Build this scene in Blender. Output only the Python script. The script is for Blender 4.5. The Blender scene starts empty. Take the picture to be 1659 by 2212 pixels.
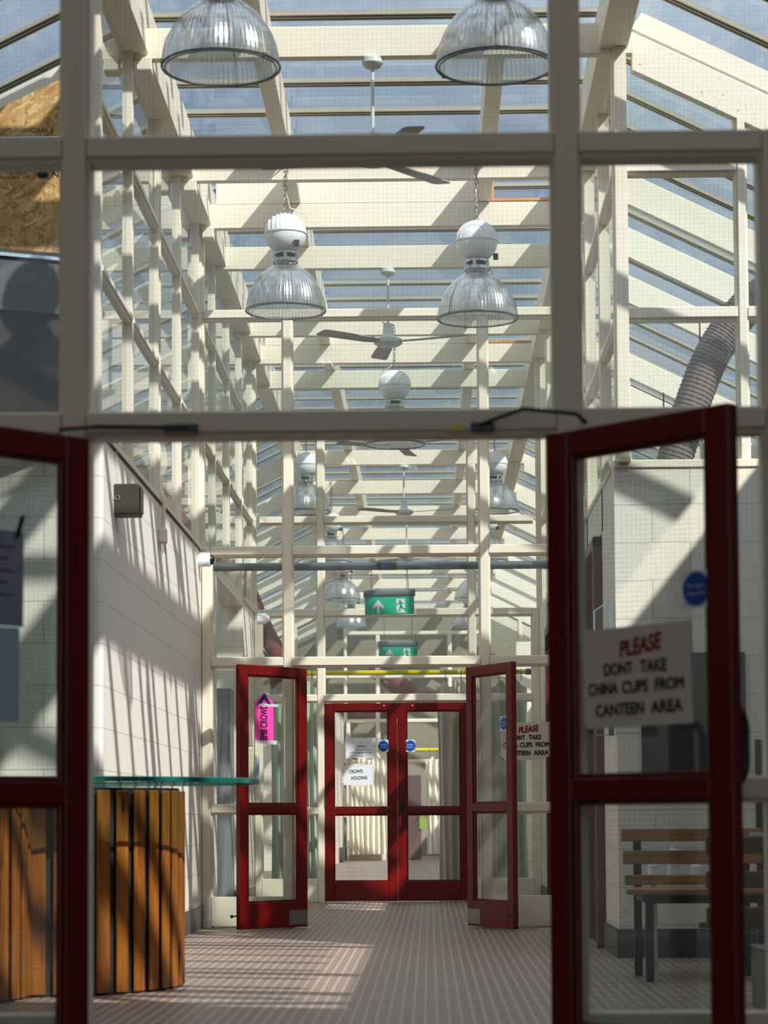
import bpy, bmesh, math, random
from mathutils import Vector, Matrix
random.seed(11)
S = bpy.context.scene
COL = S.collection
PI = math.pi
# ------------------------------------------------------------------ grid of the building
M = 1.33067          # bay module along the corridor
Y0 = 17.59743        # the middle glazed screen
def Y(k): return Y0 + k * M
XC = -0.3242
XA, XB = XC - 0.7518, XC + 0.7518      # the two posts beside each door opening
XL, XR = -1.74, 1.10                   # faces of the corridor walls
PL, PR = -1.78, 1.159                  # post lines above the walls
ZH, ZM, ZU, ZT, ZB, ZBT = 2.054, 2.9055, 3.835, 4.74, 5.375, 5.563
XLO, XRO = -3.95, 3.30                 # outer walls of the aisles
SL = 0.49                              # slope of the aisle roofs
def rs(x):                             # underside of the rafters
    if x > PR: return 5.30 - SL * (x - 1.18)
    if x < PL: return 5.30 - SL * (-1.80 - x)
    return ZB
# ------------------------------------------------------------------ colours and materials
def lin(c):
    return tuple((v / 255 / 12.92) if v / 255 <= 0.04045 else ((v / 255 + 0.055) / 1.055) ** 2.4 for v in c)
def nt(name):
    m = bpy.data.materials.new(name); m.use_nodes = True
    t = m.node_tree; t.nodes.clear()
    o = t.nodes.new('ShaderNodeOutputMaterial')
    return m, t, o
def N(t, typ, **kw):
    n = t.nodes.new(typ)
    for k, v in kw.items():
        if k.startswith('_'): setattr(n, k[1:], v)
        else: n.inputs[k.replace('9', ' ')].default_value = v
    return n
def Lk(t, a, b): t.links.new(a, b)
def math_n(t, op, a, b=None, c=None):
    n = t.nodes.new('ShaderNodeMath'); n.operation = op
    for i, v in enumerate((a, b, c)):
        if v is None: continue
        if isinstance(v, (int, float)): n.inputs[i].default_value = v
        else: t.links.new(v, n.inputs[i])
    return n.outputs[0]
def mixc(t, fac, a, b):
    n = t.nodes.new('ShaderNodeMix'); n.data_type = 'RGBA'
    for sock, v in ((n.inputs[0], fac), (n.inputs[6], a), (n.inputs[7], b)):
        if isinstance(v, (int, float)): sock.default_value = v
        elif isinstance(v, tuple): sock.default_value = v if len(v) == 4 else v + (1,)
        else: t.links.new(v, sock)
    return n.outputs[2]
def ramp(t, fac, stops):
    n = t.nodes.new('ShaderNodeValToRGB')
    e = n.color_ramp.elements
    while len(e) > 1: e.remove(e[0])
    e[0].position = stops[0][0]; e[0].color = stops[0][1] + (1,) if len(stops[0][1]) == 3 else stops[0][1]
    for p, c in stops[1:]:
        q = e.new(p); q.color = c + (1,) if len(c) == 3 else c
    t.links.new(fac, n.inputs[0]); return n.outputs[0]
def objco(t, scale=None, rot=None):
    tc = t.nodes.new('ShaderNodeTexCoord')
    if scale is None and rot is None: return tc.outputs['Object']
    mp = t.nodes.new('ShaderNodeMapping')
    if scale: mp.inputs['Scale'].default_value = scale
    if rot: mp.inputs['Rotation'].default_value = rot
    t.links.new(tc.outputs['Object'], mp.inputs[0]); return mp.outputs[0]
def noise(t, vec, scale, detail=3, rough=0.5):
    n = N(t, 'ShaderNodeTexNoise', Scale=scale, Detail=detail, Roughness=rough)
    t.links.new(vec, n.inputs['Vector']); return n.outputs[0]
def bsdf(t, o, color, rough=0.5, metal=0.0, spec=0.5, bump=None, bstr=0.3, bdist=0.01):
    b = t.nodes.new('ShaderNodeBsdfPrincipled')
    for sock, v in ((b.inputs['Base Color'], color), (b.inputs['Roughness'], rough)):
        if isinstance(v, (int, float)): sock.default_value = v
        elif isinstance(v, tuple): sock.default_value = v if len(v) == 4 else v + (1,)
        else: t.links.new(v, sock)
    b.inputs['Metallic'].default_value = metal
    b.inputs['Specular IOR Level'].default_value = spec
    if bump is not None:
        bn = N(t, 'ShaderNodeBump', Strength=bstr, Distance=bdist)
        t.links.new(bump, bn.inputs['Height']); t.links.new(bn.outputs[0], b.inputs['Normal'])
    t.links.new(b.outputs[0], o.inputs[0]); return b
def plain(name, rgb, rough=0.5, metal=0.0, spec=0.5, var=0.0, vs=6.0, bumpy=0.0, bs=60.0):
    m, t, o = nt(name); c = lin(rgb)
    col = c
    if var:
        f = noise(t, objco(t), vs, 4, 0.6)
        col = mixc(t, f, tuple(max(0, x * (1 - var)) for x in c), tuple(min(1, x * (1 + var)) for x in c))
    bp = noise(t, objco(t), bs, 3) if bumpy else None
    bsdf(t, o, col, rough, metal, spec, bp, bumpy, 0.004)
    return m
def speckled(name, rgb, rough):          # paint with small dark mildew spots
    m, t, o = nt(name); c = lin(rgb)
    co = objco(t)
    a = noise(t, co, 55, 2, 0.6); b = noise(t, co, 5, 2, 0.5)
    f = math_n(t, 'MULTIPLY', math_n(t, 'GREATER_THAN', a, 0.69), math_n(t, 'GREATER_THAN', b, 0.5))
    col = mixc(t, math_n(t, 'MULTIPLY', f, 0.6), c, lin((120, 115, 105)))
    bsdf(t, o, col, rough); return m
def block(name, axis, rgb, zo=0.188, uo=0.0):   # painted concrete blockwork 450 x 225
    m, t, o = nt(name); c = lin(rgb)
    co = objco(t)
    sp = t.nodes.new('ShaderNodeSeparateXYZ'); t.links.new(co, sp.inputs[0])
    cb = t.nodes.new('ShaderNodeCombineXYZ')
    t.links.new(math_n(t, 'SUBTRACT', sp.outputs[0 if axis == 'x' else 1], uo), cb.inputs[0])
    t.links.new(math_n(t, 'SUBTRACT', sp.outputs[2], zo), cb.inputs[1])
    br = N(t, 'ShaderNodeTexBrick', Scale=1.0)
    br.inputs['Mortar Size'].default_value = 0.0035
    br.inputs['Mortar Smooth'].default_value = 0.35
    br.inputs['Brick Width'].default_value = 0.45
    br.inputs['Row Height'].default_value = 0.225
    br.offset = 0.5
    t.links.new(cb.outputs[0], br.inputs['Vector'])
    f = noise(t, co, 3.5, 3)
    base = mixc(t, f, tuple(x * 0.95 for x in c), tuple(min(1, x * 1.04) for x in c))
    col = mixc(t, math_n(t, 'MULTIPLY', br.outputs['Fac'], 0.45), base, tuple(x * 0.5 for x in c))
    h = math_n(t, 'ADD', math_n(t, 'MULTIPLY', br.outputs['Fac'], -1.0), math_n(t, 'MULTIPLY', noise(t, co, 140, 2), 0.16))
    bsdf(t, o, col, 0.55, 0, 0.35, h, 0.75, 0.006)
    return m
def glass(name, axes, tint, pitch=0.0147, line=0.0010, wire=True, refl=1.0, dirt=0.0):
    m, t, o = nt(name)
    tr = t.nodes.new('ShaderNodeBsdfTransparent'); tr.inputs[0].default_value = tint + (1,)
    if dirt:      # thick grimy glass: the longer the path through it, the more it absorbs
        lf = N(t, 'ShaderNodeLayerWeight', Blend=0.5)
        t.links.new(mixc(t, math_n(t, 'POWER', lf.outputs['Facing'], 1.6), tint, tuple(v * d for v, d in zip(tint, (0.36, 0.43, 0.51)))), tr.inputs[0])
    gl = N(t, 'ShaderNodeBsdfGlossy', Roughness=0.02); gl.inputs[0].default_value = (0.95, 0.97, 0.96, 1)
    lw = N(t, 'ShaderNodeLayerWeight', Blend=0.5)
    fac = math_n(t, 'ADD', math_n(t, 'MULTIPLY', math_n(t, 'POWER', lw.outputs['Facing'], 4.5), 0.8 * refl), 0.06 * refl)
    mx = t.nodes.new('ShaderNodeMixShader'); t.links.new(fac, mx.inputs[0])
    t.links.new(tr.outputs[0], mx.inputs[1]); t.links.new(gl.outputs[0], mx.inputs[2])
    out = mx.outputs[0]
    if dirt:
        df = N(t, 'ShaderNodeBsdfTranslucent'); df.inputs[0].default_value = (0.75, 0.8, 0.85, 1)
        f = math_n(t, 'MULTIPLY', noise(t, objco(t, (1.2, 9, 1.2)), 1.6, 4, 0.6), dirt)
        m2 = t.nodes.new('ShaderNodeMixShader'); t.links.new(f, m2.inputs[0])
        t.links.new(out, m2.inputs[1]); t.links.new(df.outputs[0], m2.inputs[2]); out = m2.outputs[0]
    if wire:
        sp = t.nodes.new('ShaderNodeSeparateXYZ'); t.links.new(objco(t), sp.inputs[0])
        mk = None
        for a in axes:
            fr = math_n(t, 'FRACT', math_n(t, 'DIVIDE', sp.outputs['xyz'.index(a)], pitch))
            g = math_n(t, 'LESS_THAN', fr, line / pitch)
            mk = g if mk is None else math_n(t, 'MAXIMUM', mk, g)
        wd = N(t, 'ShaderNodeBsdfDiffuse'); wd.inputs[0].default_value = (0.15, 0.16, 0.145, 1)
        m3 = t.nodes.new('ShaderNodeMixShader'); t.links.new(math_n(t, 'MULTIPLY', mk, 0.65), m3.inputs[0])
        t.links.new(out, m3.inputs[1]); t.links.new(wd.outputs[0], m3.inputs[2]); out = m3.outputs[0]
    t.links.new(out, o.inputs[0]); return m
def wood(name, light, dark, axis='z', rough=0.35, knots=True):
    m, t, o = nt(name)
    sc = {'z': (9, 9, 0.7), 'x': (0.7, 9, 9)}[axis]
    n1 = noise(t, objco(t, sc), 6, 5, 0.65)
    n2 = noise(t, objco(t), 1.7, 2)
    f = math_n(t, 'ADD', math_n(t, 'MULTIPLY', n1, 0.7), math_n(t, 'MULTIPLY', n2, 0.3))
    col = ramp(t, f, [(0.32, lin(dark)), (0.62, lin(light))])
    if knots:
        v = N(t, 'ShaderNodeTexVoronoi', Scale=1.0)
        t.links.new(objco(t, (9, 9, 2.6) if axis == 'z' else (2.6, 9, 9)), v.inputs['Vector'])
        k = ramp(t, v.outputs[0], [(0.05, (1, 1, 1)), (0.14, (0, 0, 0))])
        col = mixc(t, k, col, tuple(x * 0.25 for x in lin(dark)))
    bsdf(t, o, col, rough, 0, 0.5, n1, 0.12, 0.004); return m
def osb():
    m, t, o = nt('osb_flakes')
    col = None
    for i, (rot, sc) in enumerate(((0.3, (13, 13, 58)), (1.1, (14, 14, 66)), (1.9, (12, 12, 52)), (2.6, (15, 15, 60)))):
        mp = t.nodes.new('ShaderNodeMapping'); mp.vector_type = 'TEXTURE'
        mp.inputs['Rotation'].default_value = (0, rot, 0); mp.inputs['Scale'].default_value = tuple(1 / q for q in sc)
        t.links.new(objco(t), mp.inputs[0])
        v = N(t, 'ShaderNodeTexVoronoi', Scale=1.0); t.links.new(mp.outputs[0], v.inputs['Vector'])
        q = t.nodes.new('ShaderNodeSeparateXYZ'); t.links.new(v.outputs['Color'], q.inputs[0])
        c = ramp(t, q.outputs[0], [(0.0, lin((168, 124, 68))), (0.4, lin((200, 156, 94))), (0.75, lin((216, 174, 112))), (0.94, lin((232, 198, 142))), (1.0, lin((118, 78, 40)))])
        col = c if col is None else mixc(t, math_n(t, 'GREATER_THAN', q.outputs[1], 0.58), col, c)
    bsdf(t, o, col, 0.6, 0, 0.3); return m
def floor_mat():
    m, t, o = nt('studded_rubber_floor'); co = objco(t)
    sp = t.nodes.new('ShaderNodeSeparateXYZ'); t.links.new(co, sp.inputs[0])
    def edge(s, p, w):
        f = math_n(t, 'ABSOLUTE', math_n(t, 'SUBTRACT', math_n(t, 'FRACT', math_n(t, 'DIVIDE', s, p)), 0.5))
        return ramp(t, f, [(w, (1, 1, 1)), (w + 0.09, (0, 0, 0))])
    pad = math_n(t, 'MULTIPLY', edge(sp.outputs[0], 0.050, 0.11), edge(sp.outputs[1], 0.062, 0.33))
    nz = noise(t, co, 2.2, 4, 0.6); n2 = noise(t, co, 40, 3)
    base = mixc(t, nz, lin((164, 146, 132)), lin((192, 172, 157)))
    col = mixc(t, math_n(t, 'MULTIPLY', pad, 0.9), mixc(t, nz, lin((124, 107, 97)), lin((144, 127, 116))), base)
    rg = math_n(t, 'ADD', math_n(t, 'MULTIPLY', nz, 0.25), 0.30)
    h = math_n(t, 'ADD', pad, math_n(t, 'MULTIPLY', n2, 0.2))
    bsdf(t, o, col, rg, 0, 0.32, h, 0.55, 0.004); return m
def shade_mat():
    m, t, o = nt('prismatic_acrylic')
    tr = t.nodes.new('ShaderNodeBsdfTransparent'); tr.inputs[0].default_value = (0.93, 0.93, 0.90, 1)
    gl = N(t, 'ShaderNodeBsdfGlossy', Roughness=0.2); gl.inputs[0].default_value = (0.9, 0.92, 0.95, 1)
    df = t.nodes.new('ShaderNodeBsdfTranslucent'); df.inputs[0].default_value = (0.66, 0.66, 0.62, 1)
    lw = N(t, 'ShaderNodeLayerWeight', Blend=0.5)
    f = math_n(t, 'ADD', math_n(t, 'MULTIPLY', math_n(t, 'POWER', lw.outputs['Facing'], 2.0), 0.5), 0.34)
    sp = t.nodes.new('ShaderNodeSeparateXYZ'); t.links.new(objco(t), sp.inputs[0])
    an = math_n(t, 'ARCTAN2', sp.outputs[1], sp.outputs[0])
    rib = math_n(t, 'ADD', math_n(t, 'MULTIPLY', math_n(t, 'SINE', math_n(t, 'MULTIPLY', an, 72.0)), 0.20), 0.36)
    a = t.nodes.new('ShaderNodeMixShader'); t.links.new(rib, a.inputs[0])
    t.links.new(tr.outputs[0], a.inputs[1]); t.links.new(df.outputs[0], a.inputs[2])
    b = t.nodes.new('ShaderNodeMixShader'); t.links.new(f, b.inputs[0])
    t.links.new(a.outputs[0], b.inputs[1]); t.links.new(gl.outputs[0], b.inputs[2])
    t.links.new(b.outputs[0], o.inputs[0]); return m
MT = dict(
    paint=plain('cream_gloss_paint', (235, 225, 206), 0.42, 0, 0.4, 0.03, 3.0),
    spotted=speckled('spotted_white_paint', (234, 227, 211), 0.45),
    blkx=block('painted_blockwork_facing', 'x', (232, 226, 212), 0.188, 0.196),
    blky=block('painted_blockwork_side', 'y', (233, 226, 216), 0.184),
    gx=glass('wired_glass_facing', 'xz', (0.925, 0.958, 0.935)),
    gy=glass('wired_glass_side', 'yz', (0.925, 0.958, 0.935)),
    clear=glass('clear_perspex', 'xz', (0.93, 0.95, 0.95), wire=False),
    roof=glass('roof_glass', 'xy', (0.86, 0.90, 0.93), wire=False, refl=0.4, dirt=0.10),
    alu=plain('weathered_aluminium', (150, 147, 140), 0.42, 0.6, 0.5, 0.15, 9),
    bar=plain('grey_glazing_bar', (168, 162, 148), 0.5, 0.0, 0.5, 0.1, 9),
    gasket=plain('black_gasket', (36, 35, 34), 0.6),
    red=plain('red_door_gloss', (100, 8, 7), 0.32, 0, 0.35, 0.06, 4),
    maroon=plain('maroon_paint', (92, 34, 34), 0.4, 0, 0.5, 0.08, 4),
    steel=plain('brushed_steel', (150, 150, 148), 0.28, 0.9, 0.5, 0.15, 30),
    galv=plain('galvanised_steel', (120, 124, 128), 0.38, 0.75, 0.5, 0.25, 25),
    chrome=plain('chrome', (210, 212, 215), 0.12, 1.0),
    white=plain('white_enamel', (236, 238, 240), 0.3, 0, 0.5, 0.02),
    plastic=plain('cream_plastic', (228, 220, 196), 0.45),
    fan=plain('pale_grey_fan_enamel', (205, 214, 210), 0.35),
    blade=plain('grey_fan_blade', (150, 146, 138), 0.45),
    green=plain('exit_green', (0, 190, 150), 0.35),
    grey=plain('grey_sign_housing', (110, 122, 128), 0.4),
    paper=plain('white_paper', (232, 233, 240), 0.7, 0, 0.2),
    oldpaper=plain('blue_grey_paper', (150, 152, 172), 0.7, 0, 0.2),
    bluepaper=plain('pale_blue_paper', (172, 200, 212), 0.7, 0, 0.2),
    board=plain('cream_sign_board', (214, 204, 190), 0.55, 0, 0.3, 0.05, 8),
    ink=plain('black_ink', (14, 14, 16), 0.6, 0, 0.2),
    redink=plain('red_ink', (140, 22, 24), 0.6, 0, 0.2),
    blue=plain('sticker_blue', (10, 80, 165), 0.35),
    pink=plain('pink_card', (245, 70, 175), 0.5),
    navy=plain('navy_print', (18, 30, 80), 0.5),
    yellow=plain('yellow_rail_paint', (226, 205, 20), 0.35),
    black=plain('black_plastic', (22, 22, 23), 0.35),
    dark=plain('charcoal_metal', (48, 48, 50), 0.45, 0.2),
    slate=plain('dark_notice_board', (52, 53, 55), 0.6, 0, 0.3, 0.1, 3),
    skirt=plain('dark_grey_skirting', (70, 70, 70), 0.45, 0, 0.5, 0.15, 6),
    box=plain('brown_grey_box', (64, 58, 50), 0.5, 0, 0.4, 0.08, 9),
    hoodgrey=plain('dull_grey_sheet', (70, 73, 78), 0.4, 0.3, 0.5, 0.2, 7),
    hooddark=plain('dark_brown_board', (52, 43, 34), 0.7, 0, 0.3, 0.25, 4),
    trim=plain('pale_steel_trim', (176, 190, 205), 0.3, 0.4),
    slat=wood('varnished_pine', (158, 94, 32), (104, 56, 16)),
    bench=wood('bench_oak', (176, 132, 88), (130, 88, 52), 'x', 0.5, False),
    darkwood=wood('dark_bench_timber', (78, 62, 50), (50, 38, 30), 'x', 0.5, False),
    rawwood=wood('raw_timber', (212, 150, 80), (180, 112, 50), 'x', 0.6, False),
    osb=osb(), floor=floor_mat(), shade=shade_mat(),
    curtain=plain('cream_curtain', (232, 226, 210), 0.85, 0, 0.1, 0.05, 3),
    greencurtain=plain('pale_green_curtain', (196, 208, 196), 0.85, 0, 0.1, 0.06, 3),
    duct=plain('mauve_duct_fabric', (150, 134, 136), 0.6, 0, 0.3, 0.12, 5),
    wire=plain('duct_wire', (66, 58, 58), 0.5),
    maroonduct=plain('maroon_duct', (122, 62, 62), 0.6, 0, 0.3, 0.2, 4),
    pebble=plain('pebbledash', (132, 124, 116), 0.9, 0, 0.2, 0.5, 60, 0.9, 90),
    locker=plain('grey_locker_paint', (118, 126, 130), 0.45, 0, 0.4, 0.06, 3),
    glasstop=None,
    roomwall=plain('front_room_wall', (190, 182, 172), 0.7),
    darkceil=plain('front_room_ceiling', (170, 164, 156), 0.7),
    olive=plain('olive_panel', (146, 138, 118), 0.6),
    stone=plain('threshold_strip', (120, 116, 112), 0.5, 0, 0.4, 0.1, 8),
    bottle=plain('milky_bottle', (214, 218, 224), 0.35),
)
def tape_mat():
    m, t, o = nt('clear_tape')
    tr = t.nodes.new('ShaderNodeBsdfTransparent'); d_ = t.nodes.new('ShaderNodeBsdfDiffuse'); d_.inputs[0].default_value = (.8, .85, .85, 1)
    a = t.nodes.new('ShaderNodeMixShader'); a.inputs[0].default_value = 0.45
    t.links.new(tr.outputs[0], a.inputs[1]); t.links.new(d_.outputs[0], a.inputs[2]); t.links.new(a.outputs[0], o.inputs[0]); return m
MT['tape'] = tape_mat()
def green_glass():
    m, t, o = nt('green_edged_glass')
    tr = t.nodes.new('ShaderNodeBsdfTransparent'); tr.inputs[0].default_value = (0.84, 0.96, 0.92, 1)
    p = t.nodes.new('ShaderNodeBsdfPrincipled'); p.inputs['Base Color'].default_value = lin((22, 96, 84)) + (1,); p.inputs['Roughness'].default_value = 0.08
    a = t.nodes.new('ShaderNodeMixShader'); a.inputs[0].default_value = 0.14
    t.links.new(tr.outputs[0], a.inputs[1]); t.links.new(p.outputs[0], a.inputs[2]); t.links.new(a.outputs[0], o.inputs[0]); return m
MT['glasstop'] = green_glass()
# ------------------------------------------------------------------ mesh helpers
class MB:
    def __init__(s): s.v = []; s.f = []
    def add(s, vs, fs):
        n = len(s.v); s.v += [Vector(v) for v in vs]; s.f += [tuple(i + n for i in f) for f in fs]; return s
    def box(s, x0, x1, y0, y1, z0, z1):
        return s.add([(x, y, z) for z in (z0, z1) for y in (y0, y1) for x in (x0, x1)],
                     [(0, 2, 3, 1), (4, 5, 7, 6), (0, 1, 5, 4), (2, 6, 7, 3), (0, 4, 6, 2), (1, 3, 7, 5)])
    def obox(s, c, ax, ay, az):
        c = Vector(c); ax = Vector(ax); ay = Vector(ay); az = Vector(az)
        return s.add([c + ax * i + ay * j + az * k for k in (-1, 1) for j in (-1, 1) for i in (-1, 1)],
                     [(0, 2, 3, 1), (4, 5, 7, 6), (0, 1, 5, 4), (2, 6, 7, 3), (0, 4, 6, 2), (1, 3, 7, 5)])
    def quad(s, a, b, c, d): return s.add([a, b, c, d], [(0, 1, 2, 3)])
    def prism(s, poly, a, b, plane='xz'):      # poly in the plane, extruded along the third axis from a to b
        n = len(poly)
        def P(p, w):
            return {'xz': (p[0], w, p[1]), 'xy': (p[0], p[1], w), 'yz': (w, p[0], p[1])}[plane]
        vs = [P(p, a) for p in poly] + [P(p, b) for p in poly]
        fs = [tuple(range(n))[::-1], tuple(range(n, 2 * n))] + [(i, (i + 1) % n, n + (i + 1) % n, n + i) for i in range(n)]
        return s.add(vs, fs)
    def tube(s, pts, r, n=8, caps=True):
        pts = [Vector(p) for p in pts]; vs = []; fs = []
        up = None
        for i, p in enumerate(pts):
            d = (pts[min(i + 1, len(pts) - 1)] - pts[max(i - 1, 0)]).normalized()
            if up is None:
                up = Vector((0, 0, 1)) if abs(d.z) < 0.9 else Vector((1, 0, 0))
            a = d.cross(up).normalized(); up = a.cross(d).normalized()
            rr = r[i] if isinstance(r, (list, tuple)) else r
            for j in range(n):
                th = 2 * PI * j / n
                vs.append(p + a * (math.cos(th) * rr) + up * (math.sin(th) * rr))
        for i in range(len(pts) - 1):
            for j in range(n):
                fs.append((i * n + j, i * n + (j + 1) % n, (i + 1) * n + (j + 1) % n, (i + 1) * n + j))
        if caps:
            fs.append(tuple(range(n))[::-1]); fs.append(tuple(range((len(pts) - 1) * n, len(pts) * n)))
        return s.add(vs, fs)
    def lathe(s, c, prof, n=32, axis='z', flute=0.0):
        c = Vector(c); vs = []; fs = []
        for r, h in prof:
            for j in range(n):
                th = 2 * PI * j / n
                rr = r * (1 + (flute if j % 2 else 0))
                u, w = rr * math.cos(th), rr * math.sin(th)
                vs.append(c + Vector({'z': (u, w, h), 'x': (h, u, w), 'y': (u, h, w)}[axis]))
        m = len(prof)
        for i in range(m - 1):
            for j in range(n):
                fs.append((i * n + j, i * n + (j + 1) % n, (i + 1) * n + (j + 1) % n, (i + 1) * n + j))
        return s.add(vs, fs)
    def torus(s, c, R, r, ax=(1, 0, 0), ay=(0, 1, 0), n=24, k=6, sy=1.0):
        c = Vector(c); ax = Vector(ax); ay = Vector(ay)
        pts = [c + ax * (R * math.cos(2 * PI * i / n)) + ay * (R * sy * math.sin(2 * PI * i / n)) for i in range(n)]
        az = ax.cross(ay); vs = []; fs = []
        for i, p in enumerate(pts):
            d = (pts[(i + 1) % n] - pts[i - 1]).normalized(); o = d.cross(az).normalized()
            for j in range(k):
                th = 2 * PI * j / k
                vs.append(p + o * (r * math.cos(th)) + az * (r * math.sin(th)))
        for i in range(n):
            for j in range(k):
                a, b = i * k, ((i + 1) % n) * k
                fs.append((a + j, a + (j + 1) % k, b + (j + 1) % k, b + j))
        return s.add(vs, fs)
    def build(s, name, mat, parent=None, org=(0, 0, 0), smooth=False, bevel=0.0):
        me = bpy.data.meshes.new(name)
        o_ = Vector(org)
        me.from_pydata([tuple(v - o_) for v in s.v], [], s.f); me.update()
        if not (len(s.f) == 1):
            bm = bmesh.new(); bm.from_mesh(me); bmesh.ops.recalc_face_normals(bm, faces=bm.faces[:]); bm.to_mesh(me); bm.free()
        me.materials.append(MT[mat] if isinstance(mat, str) else mat)
        if smooth:
            for p in me.polygons: p.use_smooth = True
        ob = bpy.data.objects.new(name, me); COL.objects.link(ob)
        if parent is not None: ob.parent = parent
        else: ob.location = o_
        if smooth:
            md = ob.modifiers.new('es', 'EDGE_SPLIT'); md.split_angle = 0.7
        if bevel:
            md = ob.modifiers.new('bv', 'BEVEL'); md.width = bevel; md.segments = 1; md.limit_method = 'ANGLE'
        return ob
def tag(o, label, cat=None, kind=None, group=None):
    o['label'] = label
    if cat: o['category'] = cat
    if kind: o['kind'] = kind
    if group: o['group'] = group
    return o
def empty(name, loc, label, cat, kind=None, group=None, rz=0.0):
    o = bpy.data.objects.new(name, None); COL.objects.link(o)
    o.location = loc; o.rotation_euler = (0, 0, rz); o.empty_display_size = 0.05
    return tag(o, label, cat, kind, group)
def under(root, part, *names):        # hang some parts below another part of the same thing
    p = [c for c in root.children if c.name.split('.')[0] == part][0]
    for c in list(root.children):
        if c.name.split('.')[0] in names: c.parent = p
def copy_tree(o, parent=None):
    c = o.copy(); COL.objects.link(c)
    if parent is not None: c.parent = parent
    for ch in o.children: copy_tree(ch, c)
    return c
def text(parent, s, x, z, w, h, mat, y=-0.004, rot=0.0, shear=0.0, bold=0.0, name='lettering'):
    cu = bpy.data.curves.new(name, 'FONT'); cu.body = s; cu.size = 1.0
    cu.align_x = 'CENTER'; cu.align_y = 'CENTER'; cu.shear = shear; cu.extrude = 0.0
    cu.materials.append(MT[mat])
    o = bpy.data.objects.new(name, cu); COL.objects.link(o); o.parent = parent
    bpy.context.view_layer.update()
    me = bpy.data.meshes.new_from_object(o.evaluated_get(bpy.context.evaluated_depsgraph_get()))
    if bold:                         # thicker strokes: the same outline laid down again a little to each side
        vs = [v.co.copy() for v in me.vertices]; fs = [tuple(p.vertices) for p in me.polygons]; n = len(vs); V = []; F_ = []
        for q, (dx, dy) in enumerate(((0, 0), (bold, 0), (-bold, 0), (0, bold), (0, -bold), (bold * .7, bold * .7), (-bold * .7, -bold * .7), (bold * .7, -bold * .7), (-bold * .7, bold * .7))):
            V += [(v.x + dx, v.y + dy, v.z + q * 1e-5) for v in vs]; F_ += [tuple(i + q * n for i in f) for f in fs]
        me = bpy.data.meshes.new(name); me.from_pydata(V, [], F_); me.materials.append(MT[mat])
    bpy.data.objects.remove(o); o = bpy.data.objects.new(name, me); COL.objects.link(o); o.parent = parent
    bpy.context.view_layer.update()
    d = o.dimensions
    sx = w / max(d.x, 1e-4); sy = h / max(d.y, 1e-4)
    kids = [c for c in parent.children if c.name.split('.')[0] in ('sheet', 'board', 'disc')]
    if kids: o.parent = kids[-1] if s in ('Fire door', 'keep shut') else kids[0]
    o.matrix_basis = Matrix.Translation((x, y, z)) @ Matrix.Rotation(PI / 2, 4, 'X') @ Matrix.Rotation(rot, 4, 'Z') @ Matrix.Diagonal((sx, sy, 1, 1))
    return o
ORD = ['first', 'second', 'third', 'fourth', 'fifth', 'sixth', 'seventh', 'eighth', 'ninth', 'tenth', 'eleventh', 'twelfth',
       'thirteenth', 'fourteenth', 'fifteenth', 'sixteenth', 'seventeenth', 'eighteenth', 'nineteenth', 'twentieth']
# ================================================================== FLOOR AND WALLS
def struct(mb, name, mat, label, cat, bevel=0.0, group=None):
    return tag(mb.build(name, mat, bevel=bevel), label, cat, 'structure', group)
struct(MB().box(-6, 6, 6.85, 56, -0.1, 0), 'floor', 'floor', 'brown grey studded rubber floor running down the corridor', 'floor')
struct(MB().box(-6, 6, -2.8, 6.85, -0.1, 0), 'floor_front', 'skirt', 'unseen floor of the front room, darkened to cut bounce light', 'floor')  # out of view; dark colour added to keep rail undersides dim
WT = 2.88
struct(MB().box(-1.94, XL, Y(-4), Y(1), 0, WT), 'wall_left', 'blky', 'white painted blockwork wall along the left of the corridor', 'wall', 0.02)
struct(MB().box(XLO, -1.94, Y(-4), Y(-4) + 0.2, 0, WT), 'wall_left_return', 'blkx', 'white painted blockwork wall facing the front, behind the timber counter', 'wall')
struct(MB().box(XR, 1.30, Y(-3), Y(-3) + 1.0, 0, WT).box(XR, 1.30, Y(-3) + 2.28, Y(1), 0, WT).box(XR, 1.30, Y(-3) + 0.9, Y(-3) + 2.4, 2.62, WT),
       'wall_right', 'blky', 'white painted blockwork wall along the right of the corridor', 'wall')
struct(MB().box(1.30, XRO, Y(-3), Y(-3) + 0.2, 0, WT), 'wall_right_return', 'blkx', 'white painted blockwork wall facing the front behind the oak bench', 'wall')
struct(MB().box(1.10, XRO, Y(-3) - 0.012, Y(-3) + 0.23, WT, WT + 0.047), 'trim_1', 'paint', 'white coping board along the top of the right blockwork wall', 'trim', 0.004)
struct(MB().box(-1.955, XL + 0.012, Y(-4), Y(1), WT, WT + 0.03), 'trim_2', 'paint', 'white capping along the top of the left blockwork wall', 'trim')
struct(MB().box(XL, XL + 0.006, Y(-4), Y(1), WT - 0.006, WT), 'trim_3', 'gasket', 'thin dark joint under the capping of the left wall', 'trim')
struct(MB().box(XR - 0.012, 1.32, Y(-3) + 0.23, Y(1), WT, WT + 0.03), 'trim_4', 'paint', 'white capping along the top of the right corridor wall', 'trim')
struct(MB().box(XL, XL + 0.014, Y(-4), Y(0), 0, 0.172), 'baseboard_left', 'skirt', 'dark grey skirting along the left corridor wall', 'skirting')
struct(MB().box(XLO, XL, Y(-4) - 0.014, Y(-4), 0, 0.172), 'baseboard_left_return', 'skirt', 'dark grey skirting on the wall behind the timber counter', 'skirting')
struct(MB().box(XR - 0.014, XR, Y(-3), Y(-3) + 1.0, 0, 0.168), 'baseboard_right', 'skirt', 'dark grey skirting along the right corridor wall', 'skirting')
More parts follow.
